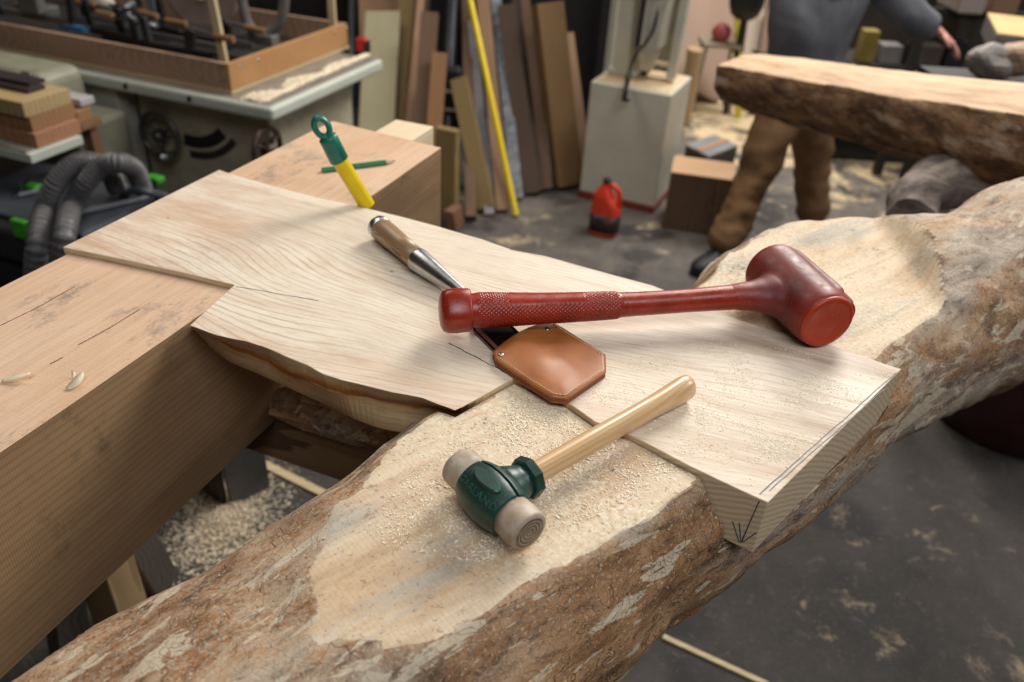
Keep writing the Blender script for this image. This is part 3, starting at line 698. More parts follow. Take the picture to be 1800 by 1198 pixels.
# rawhide faces
t = NT('rawhide'); o = t.obj()
c = t.ramp(t.noise(o, 60, 5, .65), [(.3, '9d8670'), (.55, 'baa792'), (.75, 'cdbfae')])
t.out(c, .5, t.bump(t.noise(o, 120, 5, .7), .35, .0012)); raw = t.m
t = NT('rawhide_end'); o = t.obj()
wv = t.n('TexWave', {'Vector': o, 'Scale': 78., 'Distortion': 1.2, 'Detail': 2., 'Detail Scale': 1.}, wave_type='RINGS', rings_direction='SPHERICAL', wave_profile='SIN').outputs['Fac']
c = t.ramp(wv, [(.25, '5d4b3a'), (.7, '9c8870')])
c = t.mix(t.ramp(t.noise(o, 90, 4), [(.45, 0.), (.7, .4)]), c, 'b5a48d')
t.out(c, .55, t.bump(wv, .4, .0008)); rawe = t.m
for q_, sg in ((ha, 1), (hb2, -1)):
    d_ = gd*sg
    mk('rawhide_face', lathe(q_, d_, [(0, .0185), (.0008, .0218), (.003, .0228), (.016, .0232), (.030, .0225)], 44, fn=lambda t_, r_, a: r_*(1+.012*math.sin(3*a)+.008*math.sin(7*a+2))), raw, ham, smooth=True)
    e_ = mk('rawhide_coil', lathe(Vector(), d_*-1, [(-.001, .0185), (.0, .0184), (.0006, .0165), (.0004, .004)], 40), rawe, None, smooth=True, origin=Vector())
    e_.parent = ham; e_.location = q_-wloc(ham)
# wooden handle
hw_m = wood('hickory', 'e0bb8c', 'c4945e', axis='X', rot=math.atan2(ga.y, ga.x), s=60, contrast=.28, rough=.3, coat=.5, prof='SIN')
h0 = gc+ga*.050; HL = (he-h0).length
hp = [h0.lerp(he, k/24) for k in range(25)]
hr = [float(np.interp(k/24, [0, .15, .35, .55, .75, .9, .97, 1], [.0130, .0133, .0140, .0136, .0140, .0162, .0172, .0165])) for k in range(25)]
hp += [he+ga*.003, he+ga*.0048]; hr += [.0145, .010]
mk('handle', tube(hp, hr, 32, ell=(.86, 1.08)), hw_m, ham, smooth=True)
# cast lettering on the head
def text_mesh(body, size, depth):
    cu = bpy.data.curves.new('txt', 'FONT'); cu.body = body; cu.size = size; cu.extrude = depth; cu.align_x = 'CENTER'; cu.align_y = 'CENTER'
    cu.space_character = 1.15; cu.offset = size*.012
    ob = bpy.data.objects.new('txt', cu); sc.collection.objects.link(ob)
    bpy.context.view_layer.update(); dg = bpy.context.evaluated_depsgraph_get()
    me = bpy.data.meshes.new_from_object(ob.evaluated_get(dg)); bpy.data.objects.remove(ob)
    bm = bmesh.new(); bm.from_mesh(me); bmesh.ops.subdivide_edges(bm, edges=[e for e in bm.edges if e.calc_length() > size*.15], cuts=2); bmesh.ops.triangulate(bm, faces=bm.faces); bm.to_mesh(me); bm.free()
    return me
tm = text_mesh('GARLAND', .0115, .0010)
ta = (UP*.66-ga*.75); ta = (ta-gd*ta.dot(gd)).normalized()  # direction of the lettering's centre line seen from the head axis
tv = [Vector(v.co) for v in tm.vertices]
sd_ = ta.cross(gd).normalized()
if sd_.z < 0: pass
vv = []
for q in tv:
    x, y = q.x, q.y
    rr = float(np.interp((gl/2+x), [p_[0] for p_ in prof], [p_[1] for p_ in prof]))
    an = y/.030; out_ = ta*math.cos(an)+ta.cross(gd)*math.sin(an)
    vv.append(gc+gd*x+out_*(rr+.0002+q.z))
mk('lettering', (vv, [tuple(p.vertices) for p in tm.polygons]), plain('green_highlit_letters', '35594c', .4, scale=200), ham)  # same enamel in a lighter green, the letters' highlight put into the colour
# ================================================================== pencil and yellow pole
pg = plain('green_lacquer', '1f7a46', .35, var=.06)
p0_, p1_ = P(566, 299, BT+.0045), P(678, 285, BT+.0045); pd = (p1_-p0_).normalized(); psd = Vector((-pd.y, pd.x, 0))
pen = thing('pencil', 'green flat carpenter pencil with a sharpened tip on the beam', 'pencil', (p0_.x, p0_.y, BT))
def pris(c_, d_, s_, sec, c2=None, k=1.):
    c2 = c_+d_ if c2 is None else c2
    v = [c_+s_*x+UP*z for x, z in sec]+[c2+s_*x*k+UP*z*k for x, z in sec]; n_ = len(sec)
    return v, [tuple(range(n_))[::-1], tuple(range(n_, 2*n_))]+[(i, (i+1) % n_, n_+(i+1) % n_, n_+i) for i in range(n_)]
psec = [(-.0075, 0), (-.004, -.004), (.004, -.004), (.0075, 0), (.004, .004), (-.004, .004)]
mk('barrel', pris(p0_, pd, psd, psec, p1_), pg, pen)
p2_ = P(690, 283, BT+.0045)
mk('sharpened_wood', pris(p1_, pd, psd, psec, p2_, .35), plain('pencil_cedar', 'b9a68e', .6), pen)
mk('lead', pris(p2_, pd, psd, [(x*.35, z*.35) for x, z in psec], p2_+pd*.007, .3), gm, pen)
yel = plain('yellow_coat', 'e3c400', .35, var=.05, scale=30)
tea = plain('teal_plastic', '0e6e5e', .38, var=.12, scale=40)
pb = P(640, 366, BT+.005)+A*.012; pt = P(598, 283, 0); pt = PY(596, 280, pb.y-.01); pe = PY(556, 207, pb.y-.02)
pole = thing('pole', 'short yellow pole with a green grip and hanging hole, rising behind the slab', 'pole', (pb.x, pb.y, BT))
pdv = (pe-pb).normalized()
mk('shaft', cyl(pb, pt+pdv*.01, .0145, 28), yel, pole, smooth=False, bevel=.0005)
g1 = pb.lerp(pe, .79)
mk('grip', tube([pt-pdv*.002, pt, g1-pdv*.004, g1, g1+pdv*.003], [.0155, .0172, .0165, .0165, .0125], 28), tea, pole, smooth=True)
# hanging eye: flattened loop
s_, u_, _ = frame(pdv, Vector((.2, -1, .3)))
ec = g1.lerp(pe, .52); Lh = (pe-g1).length*.52
V = []; Fc = []; nn = 40; mm_ = 12
for i in range(nn):
    a = 2*math.pi*i/nn; c_ = pdv*math.cos(a)*Lh*.86+s_*math.sin(a)*.0115; o_ = (pdv*math.cos(a)*.55+s_*math.sin(a)).normalized()
    for j in range(mm_):
        b = 2*math.pi*j/mm_; V.append(ec+c_+o_*.0052*math.cos(b)+u_*.0105*math.sin(b))
for i in range(nn):
    for j in range(mm_): Fc.append((i*mm_+j, i*mm_+(j+1) % mm_, ((i+1) % nn)*mm_+(j+1) % mm_, ((i+1) % nn)*mm_+j))
mk('hanging_eye', (V, Fc), tea, pole, smooth=True)
# pale board end behind the beam
o = mk('wood_offcut', hexa(P(762, 222, BT-.01)-UP*.09-A*.15-B*.10, B*.10, A*.15, UP*.09), wood('pale_poplar', 'ecdcbc', 'c9ad84', 'X', R70, 30, .3), bevel=.0015)
tag(o, 'short pale board end sticking out past the far end of the beam', 'board')

# ================================================================== under the slab: trestle rails, legs, bark piece
dkw = wood('trestle_wood', '93714c', '5a4029', 'X', -R70+math.pi/2*0-math.radians(0)+math.radians(50), 22, .5, rough=.8)
grw = wood('grey_trestle_wood', '6e655c', '47403a', 'X', 0, 22, .4, rough=.8)
tr = thing('trestle', 'low timber trestle rail with legs under the slab, between beam and log', 'sawhorse', tuple(P(600, 800, 0)))
k0_ = P(490, 740, .98); k0_ = k0_-B*.66
mk('rail', hexa(k0_-UP*.095, B*1.32, A*.09, UP*.105), dkw, tr, bevel=.003)
for du in (.0, 1.24):
    for sg in (-1, 1):
        a_ = k0_+B*du+A*.045-UP*.02; b_ = Vector((a_.x, a_.y, 0))+A*sg*.16
        mk('leg', hexa(b_-B*.02-A*.045, B*.04, A*.09, (a_-b_)-UP*.065), grw, tr, bevel=.002)
o = mk('bark_slab', tube([P(500, 700, 1.01)+B*(-.05), P(560, 692, 1.02), P(640, 708, 1.025), P(740, 738, 1.02), P(790, 755, 1.01)], [.035, .07, .08, .075, .05], 26, ell=(1.15, .62),
   fn=lambda i, a: .012*noise.noise(Vector((i*.9, math.cos(a)*2, math.sin(a)*2)))), log_m, smooth=False)
tag(o, 'loose strip of shaggy bark lying in the shadow under the slab', 'bark')
lp = P(222, 1080, 0)
plw = wood('pale_post_wood', 'c9ab80', '9c7c52', 'Z', 0, 18, .35, rough=.8)
o = mk('timber_post', hexa(P(186, 1100, .0)-A*.03, B*.11, A*.09, UP*.80), plw, bevel=.003)
# steel foot seen through the gap
fo = thing('steel_foot', 'dark angled metal trestle foot on the floor, seen through the gap', 'foot', tuple(P(400, 880, 0)))
fm = plain('dull_grey_metal', '6b6a6c', .5, metal=.4)
p_ = P(402, 884, .002)
mk('front_plate', hexa(p_, P(470, 850, .002)-p_, (P(470, 850, .002)-p_).cross(UP).normalized()*.02, UP*.34), fm, fo, bevel=.003)
mk('side_plate', hexa(p_, P(358, 850, .002)-p_, ((P(358, 850, .002)-p_).cross(UP)).normalized()*-.02, UP*.26), plain('brown_plate', '4d3f31', .7), fo, bevel=.003)
tag(o, 'pale upright timber post under the near end of the squared beam', 'post')
pts = []
for i in range(9000):
    q = P(392, 915, 0); rr_ = abs(random.gauss(0, .10)); a_ = random.uniform(0, 6.283); pts.append((q.x+rr_*math.cos(a_), q.y+rr_*math.sin(a_)*1.3, .03*math.exp(-(rr_/.07)**2)*random.random()))
SAWP = pts
# ================================================================== upper log behind
u0 = PY(1300, 130, 3.30); u1 = PY(1800, 222, 2.25); ud = (u1-u0).normalized(); u2 = u1+ud*.28
st2 = [(0, .115, .118), (.25, .125, .132), (.7, .135, .145), (1.2, .15, .165), (1.9, .16, .17)]
V = []; Fc = []; cv2 = []; L2 = (u2-u0).length; un = UP.cross(ud).normalized()
if un.y < 0: un = -un
n2s, n2a = 150, 84
for i in range(n2s+1):
    s_ = L2*i/n2s; rx, rz = interp(st2, s_); c_ = u0+ud*s_+UP*(-.008*math.sin(s_*2.2))
    for j in range(n2a):
        a = 2*math.pi*j/n2a; q = c_+un*math.cos(a)*rx*1.06+UP*math.sin(a)*rz
        o_ = (un*math.cos(a)+UP*math.sin(a)); q = q+o_*(noise.noise(q*6)*.012+noise.noise(Vector((s_*7, a*3, 1)))*.009+noise.noise(q*38)*.003)
        lim = c_.z+rz*.62; e = 0
        h_ = (q-c_).dot(un); lim2 = lim-.10*(max(0, -h_-rx*.0))+.0  # near facet drops towards the viewer
        lim2 = lim-.30*max(0, -(h_+.01))
        if q.z > lim2: q.z = lim2+noise.noise(q*20)*.0008; e = 1
        if i == 0: q = q+ud*noise.noise(q*14)*.006
        V.append(q); cv2.append(float(e))
for i in range(n2s):
    for j in range(n2a): Fc.append((i*n2a+j, i*n2a+(j+1) % n2a, (i+1)*n2a+(j+1) % n2a, (i+1)*n2a+j))
Fc += [tuple(range(n2a))[::-1], tuple(range(n2s*n2a, (n2s+1)*n2a))]
def barkmat(name, cols, flat, rotz, pale, palth=.6):
    t = NT(name); o = t.n('NewGeometry').outputs['Position']; r = t.map(o, rot=(0, 0, -rotz))
    cutat = t.n('Attribute', attribute_name='cut').outputs['Fac']; cf = t.ramp(cutat, [(.45, 0.), (.55, 1.)])
    n1 = t.noise(t.map(r, scale=(.35, 1, 1)), 15, 8, .78, .5); n2 = t.noise(t.map(r, scale=(.3, 1, 1), loc=(3, 3, 3)), 20, 6, .7, .3)
    bk = t.ramp(n1, [(.30, cols[0]), (.44, cols[1]), (.56, cols[2]), (.70, cols[3])])
    bk = t.mix(t.ramp(n2, [(.52, 0.), (.60, .6)]), bk, cols[0])
    bk = t.mix(t.ramp(t.noise(t.map(r, scale=(.45, 1, 1), loc=(8, 2, 5)), 8, 5, .6), [(palth, 0.), (palth+.05, .8)]), bk, pale)
    f = t.ramp(t.noise(t.map(r, scale=(.05, 1, 1)), 26, 5, .65), [(.3, flat[0]), (.5, flat[1]), (.72, flat[2])])
    t.out(t.mix(cf, bk, f), .8, t.bump(t.math('ADD', n2, t.noise(o, 60, 4)), .6, .006)); return t.m
ub = barkmat('dark_bark', ('2b1d14', '6a4b33', '9c7856', 'bda07c'), ('a07a60', 'c4a482', 'd3b896'), math.atan2(ud.y, ud.x), 'b59f88', .54)
o = mk('upper_log', (V, Fc), ub, smooth=True); at = o.data.attributes.new('cut', 'FLOAT', 'POINT'); at.data.foreach_set('value', cv2)
try: o.data.set_sharp_from_angle(angle=math.radians(40))
except Exception: pass
tag(o, 'dark-barked log with a pale sawn flat top, raised in front of the person', 'log')
# forked stub behind the crooked log
gb = barkmat('grey_bark', ('3f352e', '6d6058', '8e8178', 'a69a90'), ('a08d78', 'b8a58e', 'c4b198'), .3, 'b5a695', .62)
fk = [P(1600, 382, 1.00), P(1612, 345, 1.03), P(1650, 322, 1.05), P(1720, 318, 1.06), P(1820, 330, 1.07)]
fk = bez(fk, 44)
rr_ = [.064+.03*(i/len(fk)) for i in range(len(fk))]
o = mk('forked_stub', tube(fk, rr_, 30, fn=lambda i, a: .010*noise.noise(Vector((i*.12, math.cos(a)*1.5, math.sin(a)*1.5)))+.003*noise.noise(Vector((i*.5, a*4, 0)))), gb, smooth=True)
try: o.data.set_sharp_from_angle(angle=math.radians(50))
except Exception: pass
tag(o, 'grey curved log stub under the upper log, behind the crooked log', 'log')
# trestle carrying the upper log (its foot end shows under the stub)
t2 = thing('rear_trestle', 'timber trestle under the right end of the upper log', 'sawhorse', (1.75, 2.1, 0))
zr = u1.z-.14
mk('rail', hexa(Vector((1.45, 1.95, zr-.12)), Vector((.7, -.2, 0)), Vector((.03, .1, 0)), UP*.12), dkw, t2, bevel=.003)
for x_, y_ in ((1.50, 2.62), (2.05, 1.5), (2.13, 2.1)):
    mk('leg', hexa(Vector((x_, y_, 0)), Vector((.04, 0, 0)), Vector((0, .09, 0)), Vector((0, (1.9-y_)*.7, zr-.1))), dkw, t2, bevel=.002)
# ================================================================== dark red bin lower right
bn = thing('bin', 'dark maroon round bin on the floor at the right edge', 'bin', (1.93, 2.62, 0))
br = plain('maroon_plastic', '3a1419', .45)
mk('body', lathe(Vector((1.95, 2.56, 0)), UP, [(0, .20), (.004, .255), (.02, .27), (.25, .285), (.50, .30), (.52, .315), (.545, .315), (.55, .30), (.53, .285), (.05, .25)], 56, upv=Vector((1, 0, 0))), br, bn, smooth=True)
mk('rim', torus(Vector((1.95, 2.56, .545)), UP, .308, .012, 56, 10), br, bn, smooth=True)
# thin battens on the floor
bt_m = wood('batten_wood', 'd8c6a0', 'a98f66', 'X', 0, 12, .3, rough=.85)
def batten(a, b, w_, lab):
    p, q = P(*a, .0), P(*b, .0); d_ = (q-p); sd = Vector((-d_.y, d_.x, 0)).normalized()
    o = mk('batten', hexa(p-sd*w_/2, d_, sd*w_, UP*.008), bt_m, bevel=.001); tag(o, lab, 'batten')
batten((1165, 1120), (1350, 1205), .016, 'thin pale wooden strip on the floor at the bottom edge')
batten((455, 812), (575, 872), .03, 'pale wooden strip on the floor seen between beam and log')
# ================================================================== table saw
cream = plain('cream_enamel', 'b7b3a2', .45, var=.07, scale=6); creamd = plain('cream_enamel_dirty', 'a39a83', .55, var=.16, scale=7)
iron = plain('cast_iron_top', '8f8880', .4, metal=.25, var=.12); blk = plain('black_plastic', '17171a', .5, scale=20); blk2 = plain('black_metal', '141416', .6, scale=20)
wht = plain('machine_white', 'b9bdb0', .4, var=.06, scale=5)
chrome = plain('bright_metal', 'a9adb3', .25, metal=1, var=.05)
ts = thing('table_saw', 'cream cabinet table saw with a dusty iron top and two handwheels', 'table saw', tuple(uv(-2.5, 3.0)))
TU0, TU1, TV0, TV1 = -3.16, -2.00, 2.58, 3.46
def boxuv(u0_, u1_, v0_, v1_, z0, z1): return hexa(uv(u0_, v0_, z0), B*(u1_-u0_), A*(v1_-v0_), UP*(z1-z0))
mk('table_top', boxuv(TU0, TU1, TV0, TV1, .815, .87), wht, ts, bevel=.016, seg=4)
mk('work_surface', boxuv(TU0+.02, TU1-.025, TV0+.02, TV1-.02, .868, .8715), iron, ts)
mk('cabinet', boxuv(TU0+.34, TU1-.12, TV0+.13, TV1-.1, .07, .815), creamd, ts, bevel=.012)
mk('plinth', boxuv(TU0+.32, TU1-.10, TV0+.11, TV1-.08, 0, .075), plain('red_paint', '7e2a20', .5), ts, bevel=.004)
mk('extension_leg', boxuv(TU0+.10, TU0+.30, TV0+.06, TV0+.16, 0, .815), cream, ts, bevel=.006)
mk('belt_housing', boxuv(TU0+.20, TU0+.34, TV0+.25, TV1-.2, .1, .72), blk2, ts, bevel=.01)
fv = TV0+.13
for px_ in ((262, 118), (170, 0), (0, 0)): pass
for k in range(3):
    c_ = uv(TU0+.10+.33*k, TV0-.001, .845); mk('bolt_slot', cbox(c_, B*.010+UP*.004, A*.003, UP*.011), blk, ts)
def onplane(px, py, u=None, v=None):
    """sight line met with an upright plane u = const or v = const"""
    r_ = Vector(ray(px, py)); o_ = Vector((0, 0, CAMH)); nn = A if v is not None else B; c_ = v if v is not None else u
    return o_+r_*((c_-o_.dot(nn))/r_.dot(nn))
# curved tilt slot
def arcplate(c_, R, r_, a0, a1, up_, sd__, nrm, th, name, m_, par, n_=22):
    V = []; Fc = []
    for i in range(n_+1):
        a = a0+(a1-a0)*i/n_; o_ = sd__*math.cos(a)+up_*math.sin(a)
        for rr in (R-r_, R+r_):
            V += [c_+o_*rr, c_+o_*rr+nrm*th]
        if i: k = 4*i; Fc += [(k-4, k, k+1, k-3), (k-2, k-1, k+3, k+2), (k-4, k-2, k+2, k), (k-3, k+1, k+3, k-1)]
    Fc += [(0, 1, 3, 2), (4*n_, 4*n_+2, 4*n_+3, 4*n_+1)]
    return mk(name, (V, Fc), m_, par)
wc = onplane(281, 238, v=fv-.06)
arcc = onplane(322, 150, v=fv)
arcplate(arcc, .245, .026, -1.75, -.80, UP, B, -A, .004, 'tilt_slot', blk, ts)
arcplate(arcc, .305, .016, -1.65, -.72, UP, B, -A, .004, 'tilt_scale', plain('dark_scale', '2a2725', .6), ts)
def handwheel(c_, nrm, R, par, m_, mh_):
    nrm = Vector(nrm).normalized(); s_, u_, _ = frame(nrm)
    hw_ = mk('handwheel', torus(c_, nrm, R, .012, 44, 12), m_, par, smooth=True)
    mk('hub', lathe(c_-nrm*.015, nrm, [(0, .028), (.03, .026), (.045, .018), (.05, .006)], 24), m_, hw_, smooth=True)
    for k in range(3):
        a = 2.1*k+.5; e_ = s_*math.cos(a)+u_*math.sin(a); mk('spoke', tube([c_+e_*.02, c_+e_*(R-.005)], [.011, .008], 10, ell=(1.4, .6)), m_, hw_, smooth=True)
    e_ = s_*math.cos(3.9)+u_*math.sin(3.9)
    mk('crank_handle', lathe(c_+e_*R*.95, nrm, [(0, .009), (.01, .013), (.05, .016), (.085, .012), (.09, .004)], 18), mh_, hw_, smooth=True)
handwheel(wc, -A, .098, ts, plain('wheel_grey', '5a5652', .35, metal=.6), chrome)
wc2 = onplane(470, 262, u=TU1-.06); handwheel(wc2, B, .085, ts, plain('wheel_brown', '4d3c35', .4, metal=.5), chrome)
# wooden box frame standing on the saw
bxw = wood('frame_wood', 'ae8d76', '84674f', 'X', 0, 20, .35, rough=.7)
bxw2 = wood('frame_wood_warm', 'bb8d5c', '90653a', 'X', 0, 20, .35, rough=.7)
bf = thing('box_frame', 'open wooden box frame full of tools on top of the table saw', 'box', tuple(uv(-3, 3, .871)))
U0, U1, V0, V1, Z0, Z1 = -4.3, -2.235, 2.645, 3.53, .8725, .992
mk('front_rail', boxuv(U0, U1-.022, V0, V0+.022, Z0+.014, Z1), bxw, bf, bevel=.0015)
mk('end_rail', boxuv(U1-.022, U1, V0, V1, Z0+.014, Z1), bxw2, bf, bevel=.0015)
mk('back_rail', boxuv(U0, U1-.022, V1-.022, V1, Z0+.014, Z1), bxw, bf, bevel=.0015)
mk('far_end_rail', boxuv(U0-.022, U0, V0, V1, Z0+.014, Z1), bxw, bf, bevel=.0015)
mk('bottom_board', boxuv(U0-.02, U1+.003, V0-.003, V1+.003, Z0, Z0+.013), wood('ply_edge', 'c9b48f', 'a48a62', 'Z', 0, 60, .3), bf, bevel=.001)
mk('dark_sheet', boxuv(U0, U1-.023, V0+.023, V1-.023, Z0+.0135, Z0+.016), plain('dark_interior', '2a2420', .8, scale=20, var=.3), bf)  # dark sheet added over the bottom board to darken the box interior
for (x_, y_) in ((423, 116), (453, 105), (588, 56), (610, 50)):
    q = onplane(x_, y_, u=U1); mk('screw', lathe(q-B*.002, B, [(0, .007), (.003, .007), (.005, .004), (.0052, .001)], 14), chrome, bf, smooth=True)
for (x_, y_) in ((383, 120), (391, 119), (386, 144), (395, 142), (189, 80), (197, 77), (190, 100), (199, 98), (355, 138)):
    q = onplane(x_, y_, v=V0); mk('screw_hole', lathe(q+A*.001, -A, [(0, .004), (.0016, .004), (.0018, .002)], 10), blk, bf)
mk('upright_stick', hexa(onplane(407, 98, v=V0+.06)-UP*.09-B*.062, B*.035, A*.018, UP*.42-B*.03), wood('stick_wood', 'cdbb98', 'a68e66', 'Z', 0, 20, .3), bf, bevel=.001)
mk('upright_stick', hexa(onplane(578, 46, u=U1-.07)-UP*.06, B*.035, A*.018, UP*.42), _cache['stick_wood'], bf, bevel=.001)
# things lying in the box
def clampbar(a, b, nm_, lab, mbar, grp=None):
    a, b = Vector(a), Vector(b); r_ = thing(nm_, lab, 'clamp', tuple(a), grp); d_ = (b-a).normalized(); s_, u_, _ = frame(d_)
    mk('bar', hexa(a-s_*.007-u_*.014, b-a, s_*.014, u_*.028), mbar, r_, bevel=.001)
    mk('fixed_jaw', hexa(a-s_*.012+u_*.0-d_*.01, d_*.03, s_*.024, u_*.11-d_*.012), blk2, r_, bevel=.004)
    m_ = a.lerp(b, .6); mk('sliding_jaw', hexa(m_-s_*.014-u_*.02, d_*.04, s_*.028, u_*.11+d_*.015), blk2, r_, bevel=.005)
    mk('screw_spindle', cyl(m_+u_*.08-d_*.02, m_+u_*.08+d_*.16, .006, 10), chrome, r_)
    mk('handle', cyl(m_+u_*.08+d_*.15, m_+u_*.08+d_*.25, .014, 12), plain('clamp_grip', '7c5a38', .5), r_, smooth=False, bevel=.003)
    return r_
zb = Z1
CG = 'bar clamps in the box frame'
clampbar(onplane(262, 78, v=V0+.05)-UP*.0, onplane(372, 98, v=V0+.05), 'bar_clamp', 'black bar clamp against the front rail inside the box frame', blk2)
clampbar(P(160, 44, zb), P(300, 70, zb-.02), 'bar_clamp', 'bar clamp lying across the front rail of the box frame', plain('dull_bar', '6d6866', .5, metal=.5))
clampbar(P(285, 40, zb-.0), P(445, 82, zb-.05), 'bar_clamp', 'long bright steel bar clamp pointing at the near corner of the box frame', plain('dull_bar', '6d6866', .5))
clampbar(P(150, 28, zb+.02), P(240, 52, zb), 'bar_clamp', 'short clamp on the pile at the left of the box frame', plain('steel_bar2', '8f8e92', .4, metal=.8))
o = mk('blue_bar', tube([P(108, 44, zb), P(150, 52, zb)], .014, 12), plain('blue_paint', '2f7196', .45)); tag(o, 'small blue clamp handle over the front rail of the box frame', 'clamp')
cc = thing('c_clamp', 'grey steel frame clamp standing among the clamps in the box frame', 'clamp', tuple(P(255, 40, zb)))
gst = plain('grey_cast', '85858b', .4, metal=.5)
mk('frame_arc', tube(bez([P(236, 6, zb+.07), P(222, 18, zb+.05), P(240, 36, zb+.01), P(272, 46, zb)], 18), .013, 10, ell=(1, 1.5)), gst, cc, smooth=True)
mk('post', hexa(P(270, 48, zb-.02)-B*.02, B*.045, A*.02, UP*.18), gst, cc, bevel=.003)
mk('screw_spindle', cyl(P(244, 12, zb+.03), P(244, 12, zb+.03)+UP*.12, .018, 16), blk, cc)
dr = thing('wooden_drum', 'large brown round wooden disc with a light hole standing at the back of the box', 'disc', tuple(uv(-2.95, 3.25, .9)))
dc = PY(352, -12, uv(-2.9, 3.2).y); ddir = (A*.85-B*.35).normalized()
mk('disc', lathe(dc, ddir, [(0, .155), (.004, .165), (.07, .165), (.075, .155)], 56), plain('brown_disc', '7f6b60', .6, var=.1), dr, smooth=False)
mk('hub', lathe(dc-ddir*.012-UP*.0, ddir, [(0, .03), (.012, .032), (.015, .03)], 24), wood('hub_wood', 'd6b98a', 'a88455', 'X', 0, 20, .3), dr)
yk = thing('cast_yoke', 'grey cast-iron U-shaped yoke standing in the box near its far right', 'casting', tuple(P(465, 60, .93)))
ya = PY(425, 0, uv(-2.5, 3.2).y); yb_ = PY(500, 0, ya.y); ym = PY(462, 58, ya.y)
mk('arch', tube(bez([ya+UP*.10, ya, PY(438, 45, ya.y), ym, PY(490, 42, ya.y), yb_, yb_+UP*.1], 40), [.024]*43 if False else .023, 14), plain('cast_grey', '77716c', .55, metal=.3), yk, smooth=True)
mk('foot', hexa(ym-B*.07-A*.03-UP*.05, B*.14, A*.06, UP*.05), _cache['cast_grey'], yk, bevel=.008)
clampbar(uv(-2.33, V0+.10, Z0+.09), uv(-3.1, V0+.16, Z0+.11), 'bar_clamp', 'black bar clamp just inside the near corner of the box frame', blk2)
clampbar(uv(-2.42, V0+.24, Z0+.10), uv(-3.3, V0+.20, Z0+.13), 'bar_clamp', 'steel bar clamp behind the upright stick in the box frame', _cache['steel_bar2'])
clampbar(uv(-3.15, V0+.12, Z0+.14), uv(-3.75, V0+.06, Z0+.16), 'bar_clamp', 'dark clamp lying over the front rail near the blue handle', _cache['dull_bar'])
o = mk('pipe_tray', join(boxuv(-3.2, -2.3, V0+.30, V0+.42, Z0+.017, Z0+.06), boxuv(-3.1, -2.6, V0+.5, V0+.62, Z0+.017, Z0+.09)), plain('dark_tray', '2b2828', .6, var=.3), bevel=.006); tag(o, 'dark metal trays lying on the bottom of the box frame', 'tray')
o = mk('hand_plane', join(hexa(P(60, 30, zb+.0)-B*.12, B*.2, A*.08, UP*.05), hexa(P(60, 26, zb+.05)-B*.09, B*.12, A*.05, UP*.09)), plain('tool_grey', '55544f', .6), bevel=.01)
tag(o, 'grey boxy power tool in the far left of the box frame', 'power tool')
o = mk('cream_bowl', lathe(P(178, 8, zb+.06), (B*.9-A*.3+UP*.15), [(-.08, .015), (-.06, .035), (0, .05), (.06, .04), (.09, .015)], 26), plain('cream_pot', 'a9a193', .5), smooth=True)
tag(o, 'pale oval casting lying on the clamps in the box frame', 'casting')
# tape measure and sawdust on the saw table
tp = P(637, 92, .8725); tm_ = thing('tape_measure', 'red and black tape measure on the table saw corner', 'tape measure', tuple(tp))
mk('case', cbox(tp+UP*.034, B*.040, A*.020, UP*.034), blk, tm_, bevel=.014, seg=4)
mk('label_panel', cbox(tp+UP*.034-A*.0205, B*.018, A*.001, UP*.026), plain('tape_red', 'c11f22', .35), tm_, bevel=.006)
mk('top_shell', cbox(tp+UP*.056+B*.006, B*.030, A*.0205, UP*.013), _cache['tape_red'], tm_, bevel=.01, seg=3)
mk('hook', cbox(tp+UP*.006-B*.044, B*.008, A*.010, UP*.002), chrome, tm_)
def grains(name, pts, size, mat_, lab, cat, flat=.35):
    """scattered chips: many tiny wedges as one mesh"""
    pts = np.array(pts, float); n_ = len(pts); a = rng.uniform(0, 2*math.pi, n_); sz = size*rng.lognormal(0, .45, n_)
    d = np.stack([np.cos(a), np.sin(a), rng.uniform(-.05, .05, n_)], 1)*sz[:, None]; e = np.stack([-np.sin(a), np.cos(a), rng.uniform(-.05, .05, n_)], 1)*(sz*.55)[:, None]
    u = np.zeros((n_, 3)); u[:, 2] = sz*flat
    V = np.stack([pts-d, pts+e, pts+d, pts-e+u*.3, pts+u], 1).reshape(-1, 3)
    k = np.arange(n_)*5
    F_ = np.concatenate([np.stack([k, k+1, k+4], 1), np.stack([k+1, k+2, k+4], 1), np.stack([k+2, k+3, k+4], 1), np.stack([k+3, k, k+4], 1)])
    org = V.mean(0); org[2] = V[:, 2].min(); me = bpy.data.meshes.new(name); me.from_pydata((V-org).tolist(), [], F_.tolist()); me.materials.append(mat_)
    o = bpy.data.objects.new(name, me); o.location = org; sc.collection.objects.link(o); tag(o, lab, cat, kind='stuff'); return o
dust = NT('sawdust'); dn = dust.noise(dust.n('NewGeometry').outputs['Position'], 260, 2)
dust.out(dust.ramp(dn, [(.35, 'd9c19a'), (.5, 'efdfc2'), (.65, 'fbf3e2')]), .85); dust = dust.m
pts = []
for i in range(3000):
    k = min(.97, random.random()**1.15); q = P(470+k*186, 180-k*84, .8716); q = q-B*(.01+random.random()**1.3*(.02+.10*abs(math.sin(k*9+1))*(1-k*.6)))+A*random.gauss(0, .015); pts.append((q.x, q.y, .8716+random.random()*.006*(1-k*.5)))
grains('sawdust_pile', pts, .005, dust, 'pale sawdust swept along the right edge of the saw table', 'sawdust', .5)
grains('sawdust_pile', SAWP, .0032, dust, 'heap of sawdust on the floor below the gap between beam and log', 'sawdust', .5)
